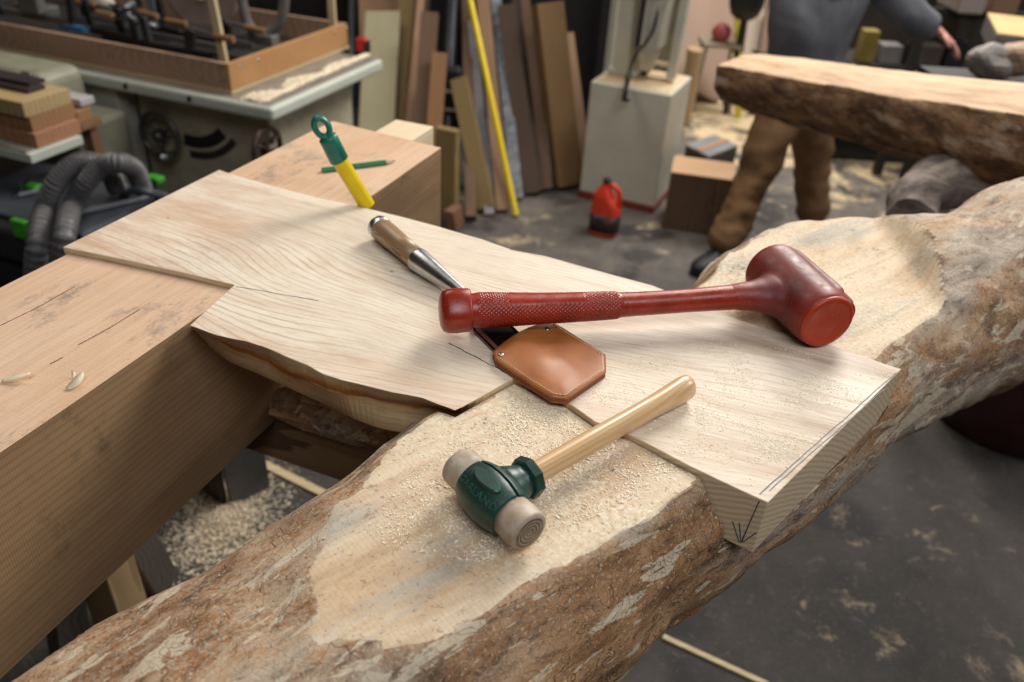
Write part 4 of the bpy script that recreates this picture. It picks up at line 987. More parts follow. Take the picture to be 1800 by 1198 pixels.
# ================================================================== machine and boards at the left edge
wg = thing('jointer', 'cream machine with a small outfeed table holding a stack of boards', 'machine', tuple(uv(-2.9, 2.1)))
wp = P(52, 272, .79)
wu, wvv = wp.dot(B), wp.dot(A)
mk('outfeed_table', boxuv(wu-.9, wu, wvv, wvv+.235, .755, .79), wht, wg, bevel=.004)
mk('fence_strip', boxuv(wu-.9, wu-.02, wvv+.004, wvv+.03, .790, .797), iron, wg)
mk('body', boxuv(wu-.9, wu-.16, wvv+.345, wvv+.62, .0, .755), plain('olive_cream', '7d7a69', .5, var=.1), wg, bevel=.02)
mk('rear_housing', boxuv(wu-1.1, wu-.32, wvv+.37, wvv+.60, .75, .93), plain('olive_cream2', '8c8a76', .5, var=.1), wg, bevel=.05, seg=4)
mk('bracket', boxuv(wu-.36, wu-.31, wvv+.33, wvv+.345, .80, .95), chrome, wg, bevel=.004)
bdw = [wood('stack_board_red', 'b38565', '8b5b40', 'X', 0, 22, .4), wood('stack_board_brown', 'a97f58', '7d583a', 'X', 0, 22, .4), wood('stack_board_pale', 'bfa77c', '96794f', 'X', 0, 22, .4)]
z_ = .790
stk = []
for k, (px_, py_, vl, mt_, lab) in enumerate(((60, 236, .20, 0, 'reddish board at the bottom of the stack on the machine table'), (51, 206, .195, 1, 'brown board in the middle of the stack on the machine table'), (38, 181, .205, 2, 'pale thick board on top of the stack at the left edge'))):
    h_ = .054; p = P(px_, py_, z_+h_+.0005); o = mk('board', hexa(p-UP*h_, -B*.9, A*vl, UP*h_), bdw[mt_], bevel=.002); tag(o, lab, 'board'); z_ += h_+.0006
rsp = plain('rasp_steel', '463a3c', .5, metal=.4, scale=200, var=.3)
def raspmesh(p, ul, vl, h_):
    vf = [hexa(p, -B*ul, A*vl, UP*h_)]
    for i in range(int(ul/.012)):
        for j in range(5):
            c_ = p-B*(.008+i*.012)+A*(vl*(j+.5)/5)+UP*h_; vf.append(([c_-B*.003-A*.003, c_+B*.003-A*.003, c_+A*.003, c_+UP*.0025], [(0, 1, 3), (1, 2, 3), (2, 0, 3), (0, 2, 1)]))
    return join(*vf)
o = mk('file_plate', raspmesh(P(50, 165, z_+.001), .45, .075, .016), rsp); tag(o, 'dark toothed metal strip lying lower on the board stack', 'file')
o = mk('file_plate', raspmesh(P(52, 152, z_+.0175), .45, .07, .012), rsp); tag(o, 'dark toothed metal strip lying upper on the board stack', 'file')
o = mk('board', hexa(P(134, 196, .84)-UP*.05, -B*.25, A*.07, UP*.05), bdw[1], bevel=.003); tag(o, 'short brown offcut behind the board stack', 'offcut')
o = mk('board', hexa(P(140, 176, .875)-UP*.028, -B*.2, A*.07, UP*.028), plain('white_block', 'a9a6a6', .6), bevel=.003); tag(o, 'greyish white block on the short brown offcut', 'offcut')
ps = thing('block_stand', 'dark stand carrying the short offcut behind the board stack', 'stand', tuple(uv(wu-.2, wvv+.3)))
q_ = P(134, 196, .84)
mk('top', hexa(q_-UP*.075-B*.28, B*.29, A*.10, UP*.024), dkw, ps); mk('column', hexa(q_-B*.12+A*.06-UP*q_.z, B*.1, A*.04, UP*(q_.z-.075)), dkw, ps)
# ================================================================== dust extractor and hoses
va = thing('dust_extractor', 'black dust extractor with green latches and a ribbed hose looped over it', 'vacuum', tuple(uv(-2.8, 2.3)))
mk('container', boxuv(-2.95, -2.14, 1.70, 2.27, .06, .46), blk, va, bevel=.03, seg=3)
mk('motor_head', boxuv(-2.93, -2.16, 1.72, 2.25, .465, .60), plain('dark_grey_abs', '222326', .5), va, bevel=.025, seg=3)
mk('top_deck', boxuv(-2.86, -2.22, 1.78, 2.20, .60, .62), plain('grey_abs', '3d4047', .5), va, bevel=.012)
mk('grey_tray', hexa(P(140, 378, .622), P(250, 355, .622)-P(140, 378, .622), A*.05, UP*.015), plain('light_grey_abs', '787b80', .5), va, bevel=.006)
mk('grey_tray', hexa(P(25, 350, .622), P(60, 342, .622)-P(25, 350, .622), A*.05, UP*.015), _cache['light_grey_abs'], va, bevel=.006)
grn = plain('latch_green', '3f9a27', .4)
for (x_, y_, z__) in ((38, 402, .38), (272, 314, .626), (55, 328, .626)):
    q = P(x_, y_, z__)
    if z__ < .4: q = onplane(x_, y_, v=1.715); mk('latch', cbox(q, B*.034, A*.012, UP*.034), grn, va, bevel=.006)
    else: mk('latch', cbox(q, B*.034, A*.022, UP*.012), grn, va, bevel=.006)
for x0_ in (-2.8, -2.3):
    for v_ in (1.82, 2.15): mk('castor', tube([uv(x0_-.015, v_, .031), uv(x0_+.015, v_, .031)], .03, 18), blk, va)
mk('carry_handle', tube(bez([P(215, 345, .62), P(235, 335, .68), P(262, 338, .68), P(285, 345, .62)], 16), .014, 10), _cache['grey_abs'], va, smooth=True)
mk('power_cord', tube(bez([P(100, 350, .63), P(85, 320, .64), P(130, 305, .64), P(60, 310, .65), P(30, 345, .63)], 30), .006, 8), blk, va, smooth=True)
hm = plain('hose_grey', '5a5859', .45, scale=40)
def hose(px, name, lab):
    pth = bez([(onplane(x, y, v=1.635) if z < .55 else P(x, y, z)) for x, y, z in px], 230); n_ = len(pth)
    return mk('hose', tube(pth, [.0335+.0022*(1 if (i % 4) < 2 else -1) for i in range(n_)], 18), hm, va, smooth=False)
hose([(62, 560, .06), (62, 500, .3), (66, 430, .50), (78, 370, .66), (99, 320, .75), (130, 290, .80), (160, 284, .80), (190, 300, .74), (205, 330, .65)], '', '')
hose([(112, 540, .06), (110, 480, .3), (114, 410, .52), (128, 360, .66), (152, 318, .75), (182, 291, .80), (210, 286, .81), (236, 298, .75), (250, 330, .65)], '', '')

# ================================================================== bandsaw
bs0, bs1 = P(1017, 345, 0), P(1147, 375, 0); bu = (bs1-bs0); bl_u = bu.length; bu.normalize(); bvd = Vector((-bu.y, bu.x, 0))
if bvd.y < 0: bvd = -bvd
bz = PY(1181, 167, bs1.y).z
bsw = thing('bandsaw', 'cream bandsaw with a tall base cabinet, red plinth and a hanging black cord', 'bandsaw', tuple((bs0+bs1)/2))
def bbox(a0, a1, c0_, c1_, z0, z1): return hexa(bs0+bu*a0+bvd*c0_+UP*z0, bu*(a1-a0), bvd*(c1_-c0_), UP*(z1-z0))
lc = plain('bandsaw_cream', 'cbc7b6', .42, var=.06, scale=4)
mk('plinth', bbox(-.005, bl_u+.005, -.005, .44, 0, .035), _cache['red_paint'], bsw, bevel=.003)
mk('base_cabinet', bbox(0, bl_u, 0, .43, .035, bz), lc, bsw, bevel=.012, seg=3)
mk('dust_layer', bbox(.02, bl_u-.02, .02, .41, bz-.002, bz+.003), plain('dusty_cream', 'cdb591', .8, var=.12, scale=8), bsw)
mk('column', join(tube([bs0+bu*.115+bvd*.25+UP*bz, bs0+bu*.105+bvd*.25+UP*(bz+.35), bs0+bu*.09+bvd*.25+UP*(bz+1.2)], [.085, .075, .085], 4, ell=(1, 1)), bbox(.02, .20, .20, .30, bz, bz+.03)), lc, bsw, bevel=.012)
mk('lower_frame', hexa(bs0+bu*.19+bvd*.24+UP*(bz+.10), bu*.20, bvd*.1, UP*.9), plain('cream_shade', 'a9a085', .5), bsw, bevel=.01)
# tapered chute
V = [bs0+bu*x+bvd*y+UP*z for x, y, z in ((.23, .16, bz+.035), (.27, .16, bz+.035), (.27, .22, bz+.035), (.23, .22, bz+.035), (.20, .10, bz+.20), (.33, .10, bz+.20), (.33, .24, bz+.20), (.20, .24, bz+.20), (.20, .08, bz+.75), (.36, .08, bz+.75), (.36, .24, bz+.75), (.20, .24, bz+.75))]
mk('chute', (V, [(0, 3, 2, 1), (0, 1, 5, 4), (1, 2, 6, 5), (2, 3, 7, 6), (3, 0, 4, 7), (4, 5, 9, 8), (5, 6, 10, 9), (6, 7, 11, 10), (7, 4, 8, 11), (8, 9, 10, 11)]), lc, bsw, bevel=.01)
mk('chute_mouth', cbox(bs0+bu*.25+bvd*.155+UP*(bz+.05), bu*.018, bvd*.004, UP*.02), plain('dark_brown_gap', '3c2c18', .8), bsw)
mk('side_arm', hexa(bs0+bu*.36+bvd*.20+UP*(bz+.02), bu*.05, bvd*.06, UP*1.0+bu*.03), lc, bsw, bevel=.008)
mk('guide_post', cyl(bs0+bu*.22+bvd*.06+UP*(bz+.20), bs0+bu*.235+bvd*.06+UP*(bz+1.0), .012, 12), blk2, bsw, smooth=False)
mk('hose_clamp', torus(bs0+bu*.29+bvd*.10+UP*(bz+.47), UP, .06, .008, 30, 8), blk2, bsw, smooth=True)
cp = [PY(1160, 0, bs0.y-.02), PY(1145, 60, bs0.y-.04), PY(1118, 95, bs0.y-.06), PY(1105, 130, bs0.y-.09), PY(1100, 160, bs1.y-.06), PY(1097, 176, bs1.y-.04), PY(1106, 176, bs1.y+.0)]
mk('cord', tube(bez([cp[0]+UP*.2]+cp, 50), .008, 10), blk, bsw, smooth=True)
mk('cord_plug', cyl(cp[-4], cp[-2], .014, 12), blk, bsw)
# far cabinet behind it
fb = thing('rear_bandsaw', 'second cream machine cabinet behind the lumber, left of the bandsaw', 'machine', (0.75, 6.4, 0))
fx0, fx1 = PY(1012, 148, 6.3), PY(1062, 160, 6.3)
zf = fx0.z
mk('upper_cabinet', hexa(Vector((PY(985, 100, 6.3).x, 5.9, zf)), bu*.37, bvd*.4, UP*1.35), lc, fb, bevel=.02)
mk('ledge', hexa(Vector((PY(985, 100, 6.3).x-.02, 6.27, zf-.03)), bu*.50, bvd*.46, UP*.03), lc, fb, bevel=.006)
mk('red_band', hexa(Vector((PY(985, 100, 6.3).x, 6.3, zf-.10)), bu*.45, bvd*.4, UP*.07), _cache['red_paint'], fb)
mk('base', hexa(Vector((PY(985, 100, 6.3).x, 6.3, 0)), bu*.46, bvd*.42, UP*(zf-.10)), lc, fb, bevel=.01)
mk('knob', lathe(PY(1059, 40, 6.25), -A, [(0, .02), (.03, .028), (.04, .02)], 18), blk, fb, smooth=True)
# ================================================================== red jug
jg = thing('jug', 'red plastic oil jug with black cap and dark label standing on the floor', 'jug', tuple(P(1060, 420, 0)))
jc = P(1061, 418, 0)+Vector((0, .05, 0)); jr = plastic('jug_red', 'c5331a', 'da4526', .35, .1); ju = bu; jv = bvd
def rr(c_, hw_, hd_, r_=.35, n_=40):
    out = []
    for i in range(n_):
        a = 2*math.pi*i/n_; ca, sa = math.cos(a), math.sin(a); p_ = .55
        out.append(c_+ju*hw_*math.copysign(abs(ca)**p_, ca)+jv*hd_*math.copysign(abs(sa)**p_, sa))
    return out
def loft(secs):
    V = [p for s_ in secs for p in s_]; n_ = len(secs[0]); F_ = []
    for i in range(len(secs)-1): F_ += [(i*n_+j, i*n_+(j+1) % n_, (i+1)*n_+(j+1) % n_, (i+1)*n_+j) for j in range(n_)]
    return V, F_+[tuple(range(n_))[::-1], tuple(range((len(secs)-1)*n_, len(secs)*n_))]
mk('body', loft([rr(jc+UP*z, w_, d_) for z, w_, d_ in ((0, .068, .044), (.006, .076, .052), (.02, .078, .054), (.13, .078, .054), (.17, .076, .052))]+
   [rr(jc+UP*z-ju*sh, w_, d_) for z, w_, d_, sh in ((.20, .060, .050, .014), (.235, .046, .044, .022), (.265, .030, .030, .020), (.285, .020, .020, .014), (.295, .019, .019, .012))]), jr, jg, smooth=True)
mk('label', loft([rr(jc+UP*z, .0795, .0555) for z in (.028, .125)]), plain('jug_label', '33282c', .4, var=.4, scale=40), jg, smooth=True)
mk('label_mark', hexa(jc-jv*.0572+ju*.012+UP*.085, ju*.035, jv*.001, UP*.018), plain('label_mark', '8e3a33', .5), jg)
mk('handle', tube(bez([jc+UP*.283-ju*.0+jv*0, jc+UP*.282+ju*.028, jc+UP*.262+ju*.052, jc+UP*.225+ju*.066, jc+UP*.165+ju*.066], 28), .0135, 14), jr, jg, smooth=True)
mk('handle_web', tube([jc+UP*.19+ju*.03, jc+UP*.165+ju*.06], [.028, .014], 14, ell=(1, .9)), jr, jg, smooth=True)
mk('cap', lathe(jc+UP*.293-ju*.012, UP, [(0, .022), (.002, .0235), (.02, .0225), (.023, .018)], 28, upv=Vector((1, 0, 0))), blk, jg, smooth=False)
# ================================================================== blocks right of the bandsaw
k1, k2 = P(1163, 401, 0), P(1237, 412, 0); kd_ = (k2-k1).normalized(); kv = Vector((-kd_.y, kd_.x, 0)); kz = PY(1181, 303, k1.y).z
o = mk('wood_block', hexa(k1, kd_*.335, kv*.26, UP*kz), wood('dark_block_wood', '7d6149', '4b3626', 'Z', 0, 16, .5, blot=[('3a2c22', 9, .58, .1)]), bevel=.006)
tag(o, 'short squared brown timber block standing on the floor beside the bandsaw', 'block')
ob_me = mk('block_top', hexa(k1+UP*(kz+.0), kd_*.335, kv*.26, UP*.004), wood('block_end', 'd0a77e', 'b3875c', 'X', .3, 26, .3), o)
gbx = thing('grey_box', 'low grey sheet-metal box behind the brown block', 'box', tuple(P(1245, 262, .12)))
gp = P(1257, 236, .20); gq = P(1206, 254, .20); gr_ = P(1297, 255, .20); gt = gq+(gr_-gp)
gm_ = plain('sheet_grey', '8b8c8e', .45, metal=.2)
V = [gp, gq, gt, gr_]; Vb = [Vector((q.x, q.y, 0)) for q in V]
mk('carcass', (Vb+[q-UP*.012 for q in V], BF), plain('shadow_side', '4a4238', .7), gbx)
mk('lid', ([q-UP*.012 for q in V]+V, BF), gm_, gbx, bevel=.002)
st_ = gp.lerp(gr_, .45); st2_ = gq.lerp(gt, .45); mk('wooden_strip', ([st_, st2_, st2_+(gt-gq)*.16, st_+(gr_-gp)*.16]+[q+UP*.006 for q in (st_, st2_, st2_+(gt-gq)*.16, st_+(gr_-gp)*.16)], BF), wood('strip_wood', 'b78a5a', '8c6238', 'X', 0, 20, .3), gbx)
# ================================================================== lumber leaning on a rack
rk = thing('lumber_rack', 'dark lumber rack behind the leaning boards', 'rack', (0.0, 5.9, 0))
blkp = plain('rack_black', '171514', .8, var=.3, scale=5)
rx0, rx1 = -2.3, .50
mk('back_panel', hexa(Vector((rx0, 6.0, 0)), Vector((rx1-rx0, -.25, 0)), Vector((.01, .04, 0)), UP*2.6), blkp, rk)
for k in range(4):
    x_ = rx0+.05+k*(rx1-rx0-.1)/3; y_ = 5.93-.25*(x_-rx0)/(rx1-rx0)
    mk('upright', hexa(Vector((x_, y_-.05, 0)), Vector((.06, 0, 0)), Vector((0, .06, 0)), UP*2.6), blkp, rk, bevel=.004)
mk('cross_rail', hexa(Vector((rx0, 5.86, 2.0)), Vector((rx1-rx0, -.25, 0)), Vector((.01, .05, 0)), UP*.06), blkp, rk, bevel=.004)
def lw(nm, l, d): return wood(nm, l, d, 'Z', 0, 26, .5, blot=[(d, 6, .60, .12)], rough=.75)
LW = [lw('lumber_brown', '7d6048', '533d2c'), lw('lumber_tan', 'a38163', '7b5c42'), lw('lumber_dark', '5a4433', '3a2b20'), lw('lumber_orange', '9a6e43', '6b4a2d'), lw('lumber_yellow', '9b8253', '6f5a36'), lw('lumber_pale', 'b8b091', '9c9372'), lw('lumber_wide', '8d6a3f', '5d4930')]
def lean(bot, topx, yt, wd, th, m_, lab, nm_='board', cat='board', ext=None, yb=None, round_=False, yaw=0):
    p = P(bot[0], bot[1], 0) if yb is None else Vector((PY(bot[0], bot[1], yb).x, yb, 0)); q = PY(topx[0], topx[1], yt); d_ = q-p
    if ext is None: ext = 1.22 if topx[1] <= 0 else 1
    Ln = d_.length*ext; z_ = d_.normalized(); x_ = Vector((math.cos(yaw), math.sin(yaw), 0)); y_ = z_.cross(x_).normalized(); x_ = y_.cross(z_).normalized()
    if round_: vf = tube([Vector((0, 0, .012)), Vector((0, 0, Ln))], wd/2, 20)
    else: vf = box(-wd/2, wd/2, -th/2, th/2, 0, Ln)
    o = mk(nm_, vf, m_, origin=Vector(), bevel=0 if round_ else .002); zz = th*.5*abs(y_.z) if not round_ else 0
    o.matrix_world = Matrix([[x_.x, y_.x, z_.x, p.x], [x_.y, y_.y, z_.y, p.y], [x_.z, y_.z, z_.z, p.z+zz+wd*.5*abs(x_.z)], [0, 0, 0, 1]])
    tag(o, lab, cat); return o
G_ = None
lean((585, 330), (582, 0), 5.5, .05, .05, plain('galv_pipe', '9aa0a6', .35, metal=.8), 'leftmost bright metal pipe behind the far corner of the table saw', 'metal_pipe', 'pipe', round_=True)
lean((615, 330), (619, 0), 5.5, .045, .05, _cache['galv_pipe'], 'middle bright metal pipe behind the tape measure', 'metal_pipe', 'pipe', round_=True)
lean((632, 335), (637, 0), 5.6, .05, .05, plain('pipe_dark', '6d7278', .4, metal=.8), 'duller grey metal pipe beside the pale panel', 'metal_pipe', 'pipe', round_=True)
lean((655, 355), (674, 27), 5.0, .205, .03, LW[5], 'wide pale greenish panel leaning behind the table saw corner', yaw=-.1)
lean((680, 330), (668, 0), 5.35, .26, .03, LW[1], 'tan board rising above the top of the pale panel', yaw=0)
lean((700, 350), (716, 0), 5.2, .10, .03, LW[4], 'tan board directly right of the pale panel')
lean((705, 360), (738, 0), 5.05, .045, .08, LW[1], 'thin reddish strip left of the two short brown boards', nm_='strip', yaw=.5)
lean((725, 365), (748, 0), 5.15, .05, .03, LW[2], 'narrow dark board behind the thin reddish strip')
lean((732, 372), (756, 26), 4.75, .095, .035, LW[0], 'brown board with square top, left of the shorter orange-brown board')
lean((752, 380), (773, 97), 4.55, .085, .03, LW[3], 'short orange-brown board whose top is lowest of the left group', yaw=.15)
lean((775, 360), (795, 0), 5.2, .08, .05, plain('black_tube', '22262c', .4), 'black pipe between the left and right groups of boards', 'black_pipe', 'pipe', round_=True)
lean((828, 390), (820, 0), 5.3, .06, .05, LW[0], 'narrow dark brown board just left of the long yellow pole')
lean((860, 380), (829, 40), 5.1, .055, .02, plain('grey_strip', '8e8a8e', .5), 'smooth grey strip partly behind the long yellow pole', 'metal_strip', 'strip')
lean((855, 374), (806, 147), 4.55, .095, .045, LW[4], 'short yellowish board leaning left, foot beside the yellow pole', yaw=-.25)
lean((885, 375), (848, 0), 5.0, .075, .04, LW[1], 'tan board directly behind the long yellow pole')
lean((910, 352), (871, 0), 5.1, .065, .03, plain('grey_rough', '8d9198', .7, var=.3, scale=30, bump=.5), 'rough grey-white strip right of the long yellow pole', 'metal_strip', 'strip')
lean((935, 345), (889, 16), 5.0, .10, .04, LW[2], 'dark brown board right of the rough grey strip')
lean((950, 340), (905, 0), 5.2, .05, .05, LW[2], 'dark narrow board in the gap left of the widest plank')
lean((962, 336), (922, 0), 5.1, .055, .04, LW[0], 'narrow brown board touching the widest plank')
lean((998, 330), (962, 12), 4.85, .165, .085, LW[6], 'widest thick plank with a pale sawn top end', yaw=.42, ext=1.0)
wpk = sc.collection.objects[-1]
lean((1028, 325), (985, 0), 5.35, .10, .03, LW[1], 'thin tan board at the right end of the leaning lumber', ext=.80)
yp = lean((908, 383), (826, 0), 4.75, .034, .03, yel, 'long bright yellow pole leaning against the lumber', 'long_pole', 'pole', round_=True)
o = mk('board', hexa(P(765, 380, 0)+Vector((0, 0, 0)), bu*.12, bvd*.05, UP*.50), LW[4], bevel=.002); tag(o, 'short brown board end standing behind the far end of the beam', 'board')
o = mk('board', hexa(P(785, 402, 0), bu*.035+Vector((.02, 0, 0)), bvd*.1, UP*.10+bu*-.02), lw('lumber_redbrown', '8a6046', '5c3f2d'), bevel=.002); tag(o, 'reddish board foot on the floor next to the beam end', 'offcut')
bb_ = thing('strapped_bundle', 'black bundle with two pale straps between the two groups of boards', 'bundle', tuple(P(785, 360, 0)))
bq = PY(787, 190, 4.6); mk('bundle', hexa(Vector((bq.x-.06, 4.62, 0)), Vector((.13, -.02, 0)), Vector((0, .1, 0)), UP*(bq.z+.22)), blk2, bb_, bevel=.02)
for py_ in (160, 192): q = PY(785, py_, 4.61); mk('strap', cbox(q+Vector((.002, .05, 0)), Vector((.068, -.01, 0)), Vector((0, .055, 0)), UP*.008), plain('strap_white', 'b5ad9d', .7), bb_)
# small stand with two offcuts

# ================================================================== background right
bg = plain('dark_machine', '26221f', .6, var=.3, scale=4)
def bgbox(nm_, lab, cat, vf, m_, bevel=.01, **k):
    o = mk(nm_, vf, m_, bevel=bevel, **k); tag(o, lab, cat); return o
def up(px, py, y): return PY(px, py, y)
# leaning sheets
q = PY(1222, 90, 6.2)
o = lean((1215, 165), (1255, 0), 7.2, .50, .03, wood('sheet_pink', 'a58a76', '82695a', 'Z', 0, 8, .2), 'large pinkish-brown sheet leaning behind the bandsaw', 'sheet', 'sheet', yaw=.5, yb=6.5)
o = lean((1200, 150), (1204, 0), 7.2, .12, .05, LW[2], 'dark plank standing between the bandsaw and the pinkish sheet', 'plank', 'board', yb=6.3)
o = mk('round_offcut', tube([PY(1222, 85, 6.0), Vector((PY(1216, 135, 6.0).x, 6.0, .0))], [.11, .09], 22, ell=(.8, .5)), wood('round_wood', 'b79a70', '8b7050', 'Z', 0, 10, .3), bevel=.006); o.location.z -= 0; tag(o, 'pale rounded wood piece on the floor behind the bandsaw', 'offcut')
stn = thing('small_stool', 'small pale stool with splayed legs behind the left end of the upper log', 'stool', tuple(P(1268, 170, 0)))
sz_ = PY(1265, 75, 6.4); sw_ = .26
mk('seat', cbox(sz_, Vector((sw_*.55, 0, 0)), Vector((0, .13, 0)), UP*.015), plain('pale_paint', 'a1937f', .6), stn, bevel=.005)
for sx_ in (-1, 1):
    for sy_ in (-1, 1): mk('leg', tube([sz_+Vector((sx_*.11, sy_*.09, -.01)), Vector((sz_.x+sx_*.15, sz_.y+sy_*.12, 0))], .014, 8), plain('pale_paint', 'a1937f', .6), stn)
o = mk('pink_ball', lathe(sz_+UP*.012, UP, [(0, .02), (.004, .045), (.03, .068), (.065, .075), (.10, .062), (.125, .03), (.13, .008)], 28, upv=Vector((1, 0, 0))), plain('pink_red', 'b4524f', .5), smooth=True); tag(o, 'round pinkish-red lump on the small pale stool', 'ball')
o = lean((1305, 170), (1297, 22), 6.5, .05, .01, plain('yellow_tape', 'b5a51a', .5), 'yellow strip hanging behind the left end of the upper log', 'yellow_strip', 'strip', yb=6.2, ext=1.05)
hb_ = thing('black_bucket', 'black rounded object at the top edge above the upper log', 'bucket', tuple(PY(1312, 10, 6.3)))
q = PY(1312, 8, 6.3); mk('body', lathe(Vector((q.x, q.y, q.z-.10)), UP, [(0, .06), (.03, .10), (.1, .125), (.25, .13), (.3, .12)], 26, upv=Vector((1, 0, 0))), blk, hb_, smooth=True)
mk('post', cyl(Vector((q.x, q.y, 0)), Vector((q.x, q.y, q.z-.08)), .02, 12), blk, hb_)
o = lean((1340, 160), (1362, 4), 6.9, .13, .06, wood('plank_brown', '84644a', '5e4430', 'Z', 0, 12, .3), 'brown plank with a pale top end left of the person', 'plank', 'board', yb=6.3)
o = lean((1320, 170), (1342, 0), 7.1, .20, .02, wood('sheet_tan', 'b3a08a', '8d7a66', 'Z', 0, 9, .2), 'tan thin sheet leaning left of the person', 'sheet', 'sheet', yb=6.4, yaw=-.4)
# dark cupboards along the back
for x0_, x1_, y_, h_, c_, lab in ((.9, 2.2, 8.3, 2.2, '2b2320', 'dark cupboard by the back wall behind the bandsaw'), (2.3, 3.7, 8.0, 2.3, '241d1c', 'dark cupboard by the back wall behind the person'), (3.8, 5.6, 7.2, 2.1, '1d1a1c', 'dark cupboard by the back wall at the right'), (-3.9, -2.2, 7.0, 2.3, '3a322c', 'dark cupboard by the back wall at the left'), (-5.8, -4.2, 5.6, 2.1, '3a3530', 'dark cupboard at the far left')):
    r_ = thing('cupboard', lab, 'cupboard', ((x0_+x1_)/2, y_, 0)); m_ = plain('cup_'+c_, c_, .7, var=.3, scale=3)
    mk('carcass', box(x0_, x1_, y_, y_+.5, .0, h_), m_, r_, bevel=.01)
    w2 = (x1_-x0_)/2
    for k in range(2): dd = mk('door', box(x0_+k*w2+.01, x0_+(k+1)*w2-.01, y_-.025, y_-.002, .08, h_-.03), m_, r_, bevel=.004); mk('handle', box(x0_+w2-.06+k*.09, x0_+w2-.04+k*.09, y_-.05, y_-.026, h_*.45, h_*.55), blk, dd)
# two timber ends on a high rack, upper right
hr_ = thing('timber_rack', 'dark steel rack holding two thick timbers at the upper right', 'rack', (3.2, 5.0, 0))
za = PY(1700, 25, 5.0).z; xa0 = PY(1688, 10, 5.0).x
for x_, y_ in ((xa0-.12, 5.15), (xa0+.80, 5.15), (xa0-.12, 6.4), (xa0+.80, 6.4)): mk('post', box(x_, x_+.05, y_, y_+.05, 0, za+.8), bg, hr_)
for y_ in (5.15, 6.4): mk('arm', box(xa0-.12, xa0+.85, y_, y_+.05, za-.06, za-.002), bg, hr_)
xa = PY(1688, 10, 5.0).x; xb = PY(1735, 10, 5.0).x; xc = PY(1745, 10, 5.05).x; xd = PY(1792, 10, 5.05).x
o = mk('timber', box(xa, xb, 5.0, 6.8, za, za+.20), wood('timber_grey', 'a0938a', '7f736b', 'Z', 0, 9, .25), bevel=.012); tag(o, 'greyish pale timber end at the top edge right of the hand', 'timber')
o = mk('timber', box(xc, xd, 5.05, 6.8, za, za+.20), wood('timber_brown', '8f6f53', '6b5140', 'Z', 0, 9, .25), bevel=.008); tag(o, 'brown timber end at the top edge near the right corner', 'timber')
# work table at right edge
wt = thing('work_table', 'low grey work table with a yellowish wooden top at the right edge', 'table', (3.1, 4.0, 0))
w0 = PY(1752, 62, 4.1); w1 = w0+B*1.1
mk('tabletop', hexa(w0, B*1.1, A*.55, UP*.012), wood('yellowish_top', 'd2b781', 'a98f5c', 'X', -.3, 14, .3), wt, bevel=.002)
mk('frame', hexa(w0-UP*.09, B*1.1, A*.55, UP*.088), plain('grey_paint', '6c6866', .6), wt, bevel=.004)
for a_ in (.04, 1.02):
    for c_ in (.03, .48): p_ = w0+B*a_+A*c_; mk('leg', hexa(Vector((p_.x, p_.y, 0)), B*.05, A*.05, UP*(w0.z-.09)), plain('grey_paint', '6c6866', .6), wt)
# firewood chunk pile beyond the upper log
for k, (x_, y_, r__, c_, lab) in enumerate(((1745, 108, .07, ('8d857e', '5a524c'), 'grey chunk of wood beyond the upper log'), (1782, 104, .065, ('a88a72', '6b4d3c'), 'reddish brown chunk of wood beyond the upper log, at right'))):
    q = PY(x_, y_, 3.45)
    bm = bmesh.new(); bmesh.ops.create_icosphere(bm, subdivisions=3, radius=r__)
    for v in bm.verts: v.co *= 1+.35*noise.noise(v.co*16+Vector((k*5, 0, 0))); v.co.x *= 1.4
    vf = ([v.co+q for v in bm.verts], [tuple(v.index for v in f.verts) for f in bm.faces]); bm.free()
    o = mk('wood_chunk', vf, wood('chunk_%s' % c_[0], c_[0], c_[1], 'X', 0, 20, .3)); tag(o, lab, 'chunk')
ck_ = thing('chunk_stand', 'dark bench carrying the wood chunks beyond the upper log', 'bench', (2.6, 3.45, 0))
q = PY(1763, 108, 3.45); zt_ = q.z-.075
mk('top', box(q.x-.25, q.x+.45, 3.3, 3.62, zt_-.04, zt_), bg, ck_); mk('leg', box(q.x-.2, q.x-.14, 3.33, 3.58, 0, zt_-.04), bg, ck_); mk('leg', box(q.x+.3, q.x+.36, 3.33, 3.58, 0, zt_-.04), bg, ck_)
# clutter seen under the person's arm
gx = thing('tool_cart', 'cluttered grey tool cart seen under the outstretched arm', 'cart', (2.2, 5.4, 0))
q = PY(1515, 100, 5.4); x0_ = q.x; zc_ = q.z-.05
for k in range(3): mk('shelf', box(x0_-.1, x0_+.75, 5.4, 5.85, zc_-.3*k-.02, zc_-.3*k), bg, gx)
for x_ in (x0_-.1, x0_+.71):
    for y_ in (5.4, 5.81): mk('post', box(x_, x_+.04, y_, y_+.04, 0, zc_), bg, gx)
for k, (x_, w_, h_, c_, nm_, lab) in enumerate(((0.0, .10, .20, '8d7a3a', 'yellow_box', 'yellow box on the tool cart beside the jacket'), (.14, .13, .12, '7d7876', 'grey_box', 'grey box on the tool cart under the arm'), (.30, .06, .19, '1a1a1d', 'black_bottle', 'black upright case on the tool cart'), (.39, .14, .13, '5e534f', 'brown_box', 'brown box on the tool cart under the forearm'), (.56, .12, .17, '2a2a33', 'dark_case', 'dark case at the right of the tool cart'))):
    o = mk(nm_, box(x0_+x_, x0_+x_+w_, 5.45, 5.45+w_, zc_+.001, zc_+h_), plain('c_'+c_, c_, .5), bevel=.008); tag(o, lab, 'box')

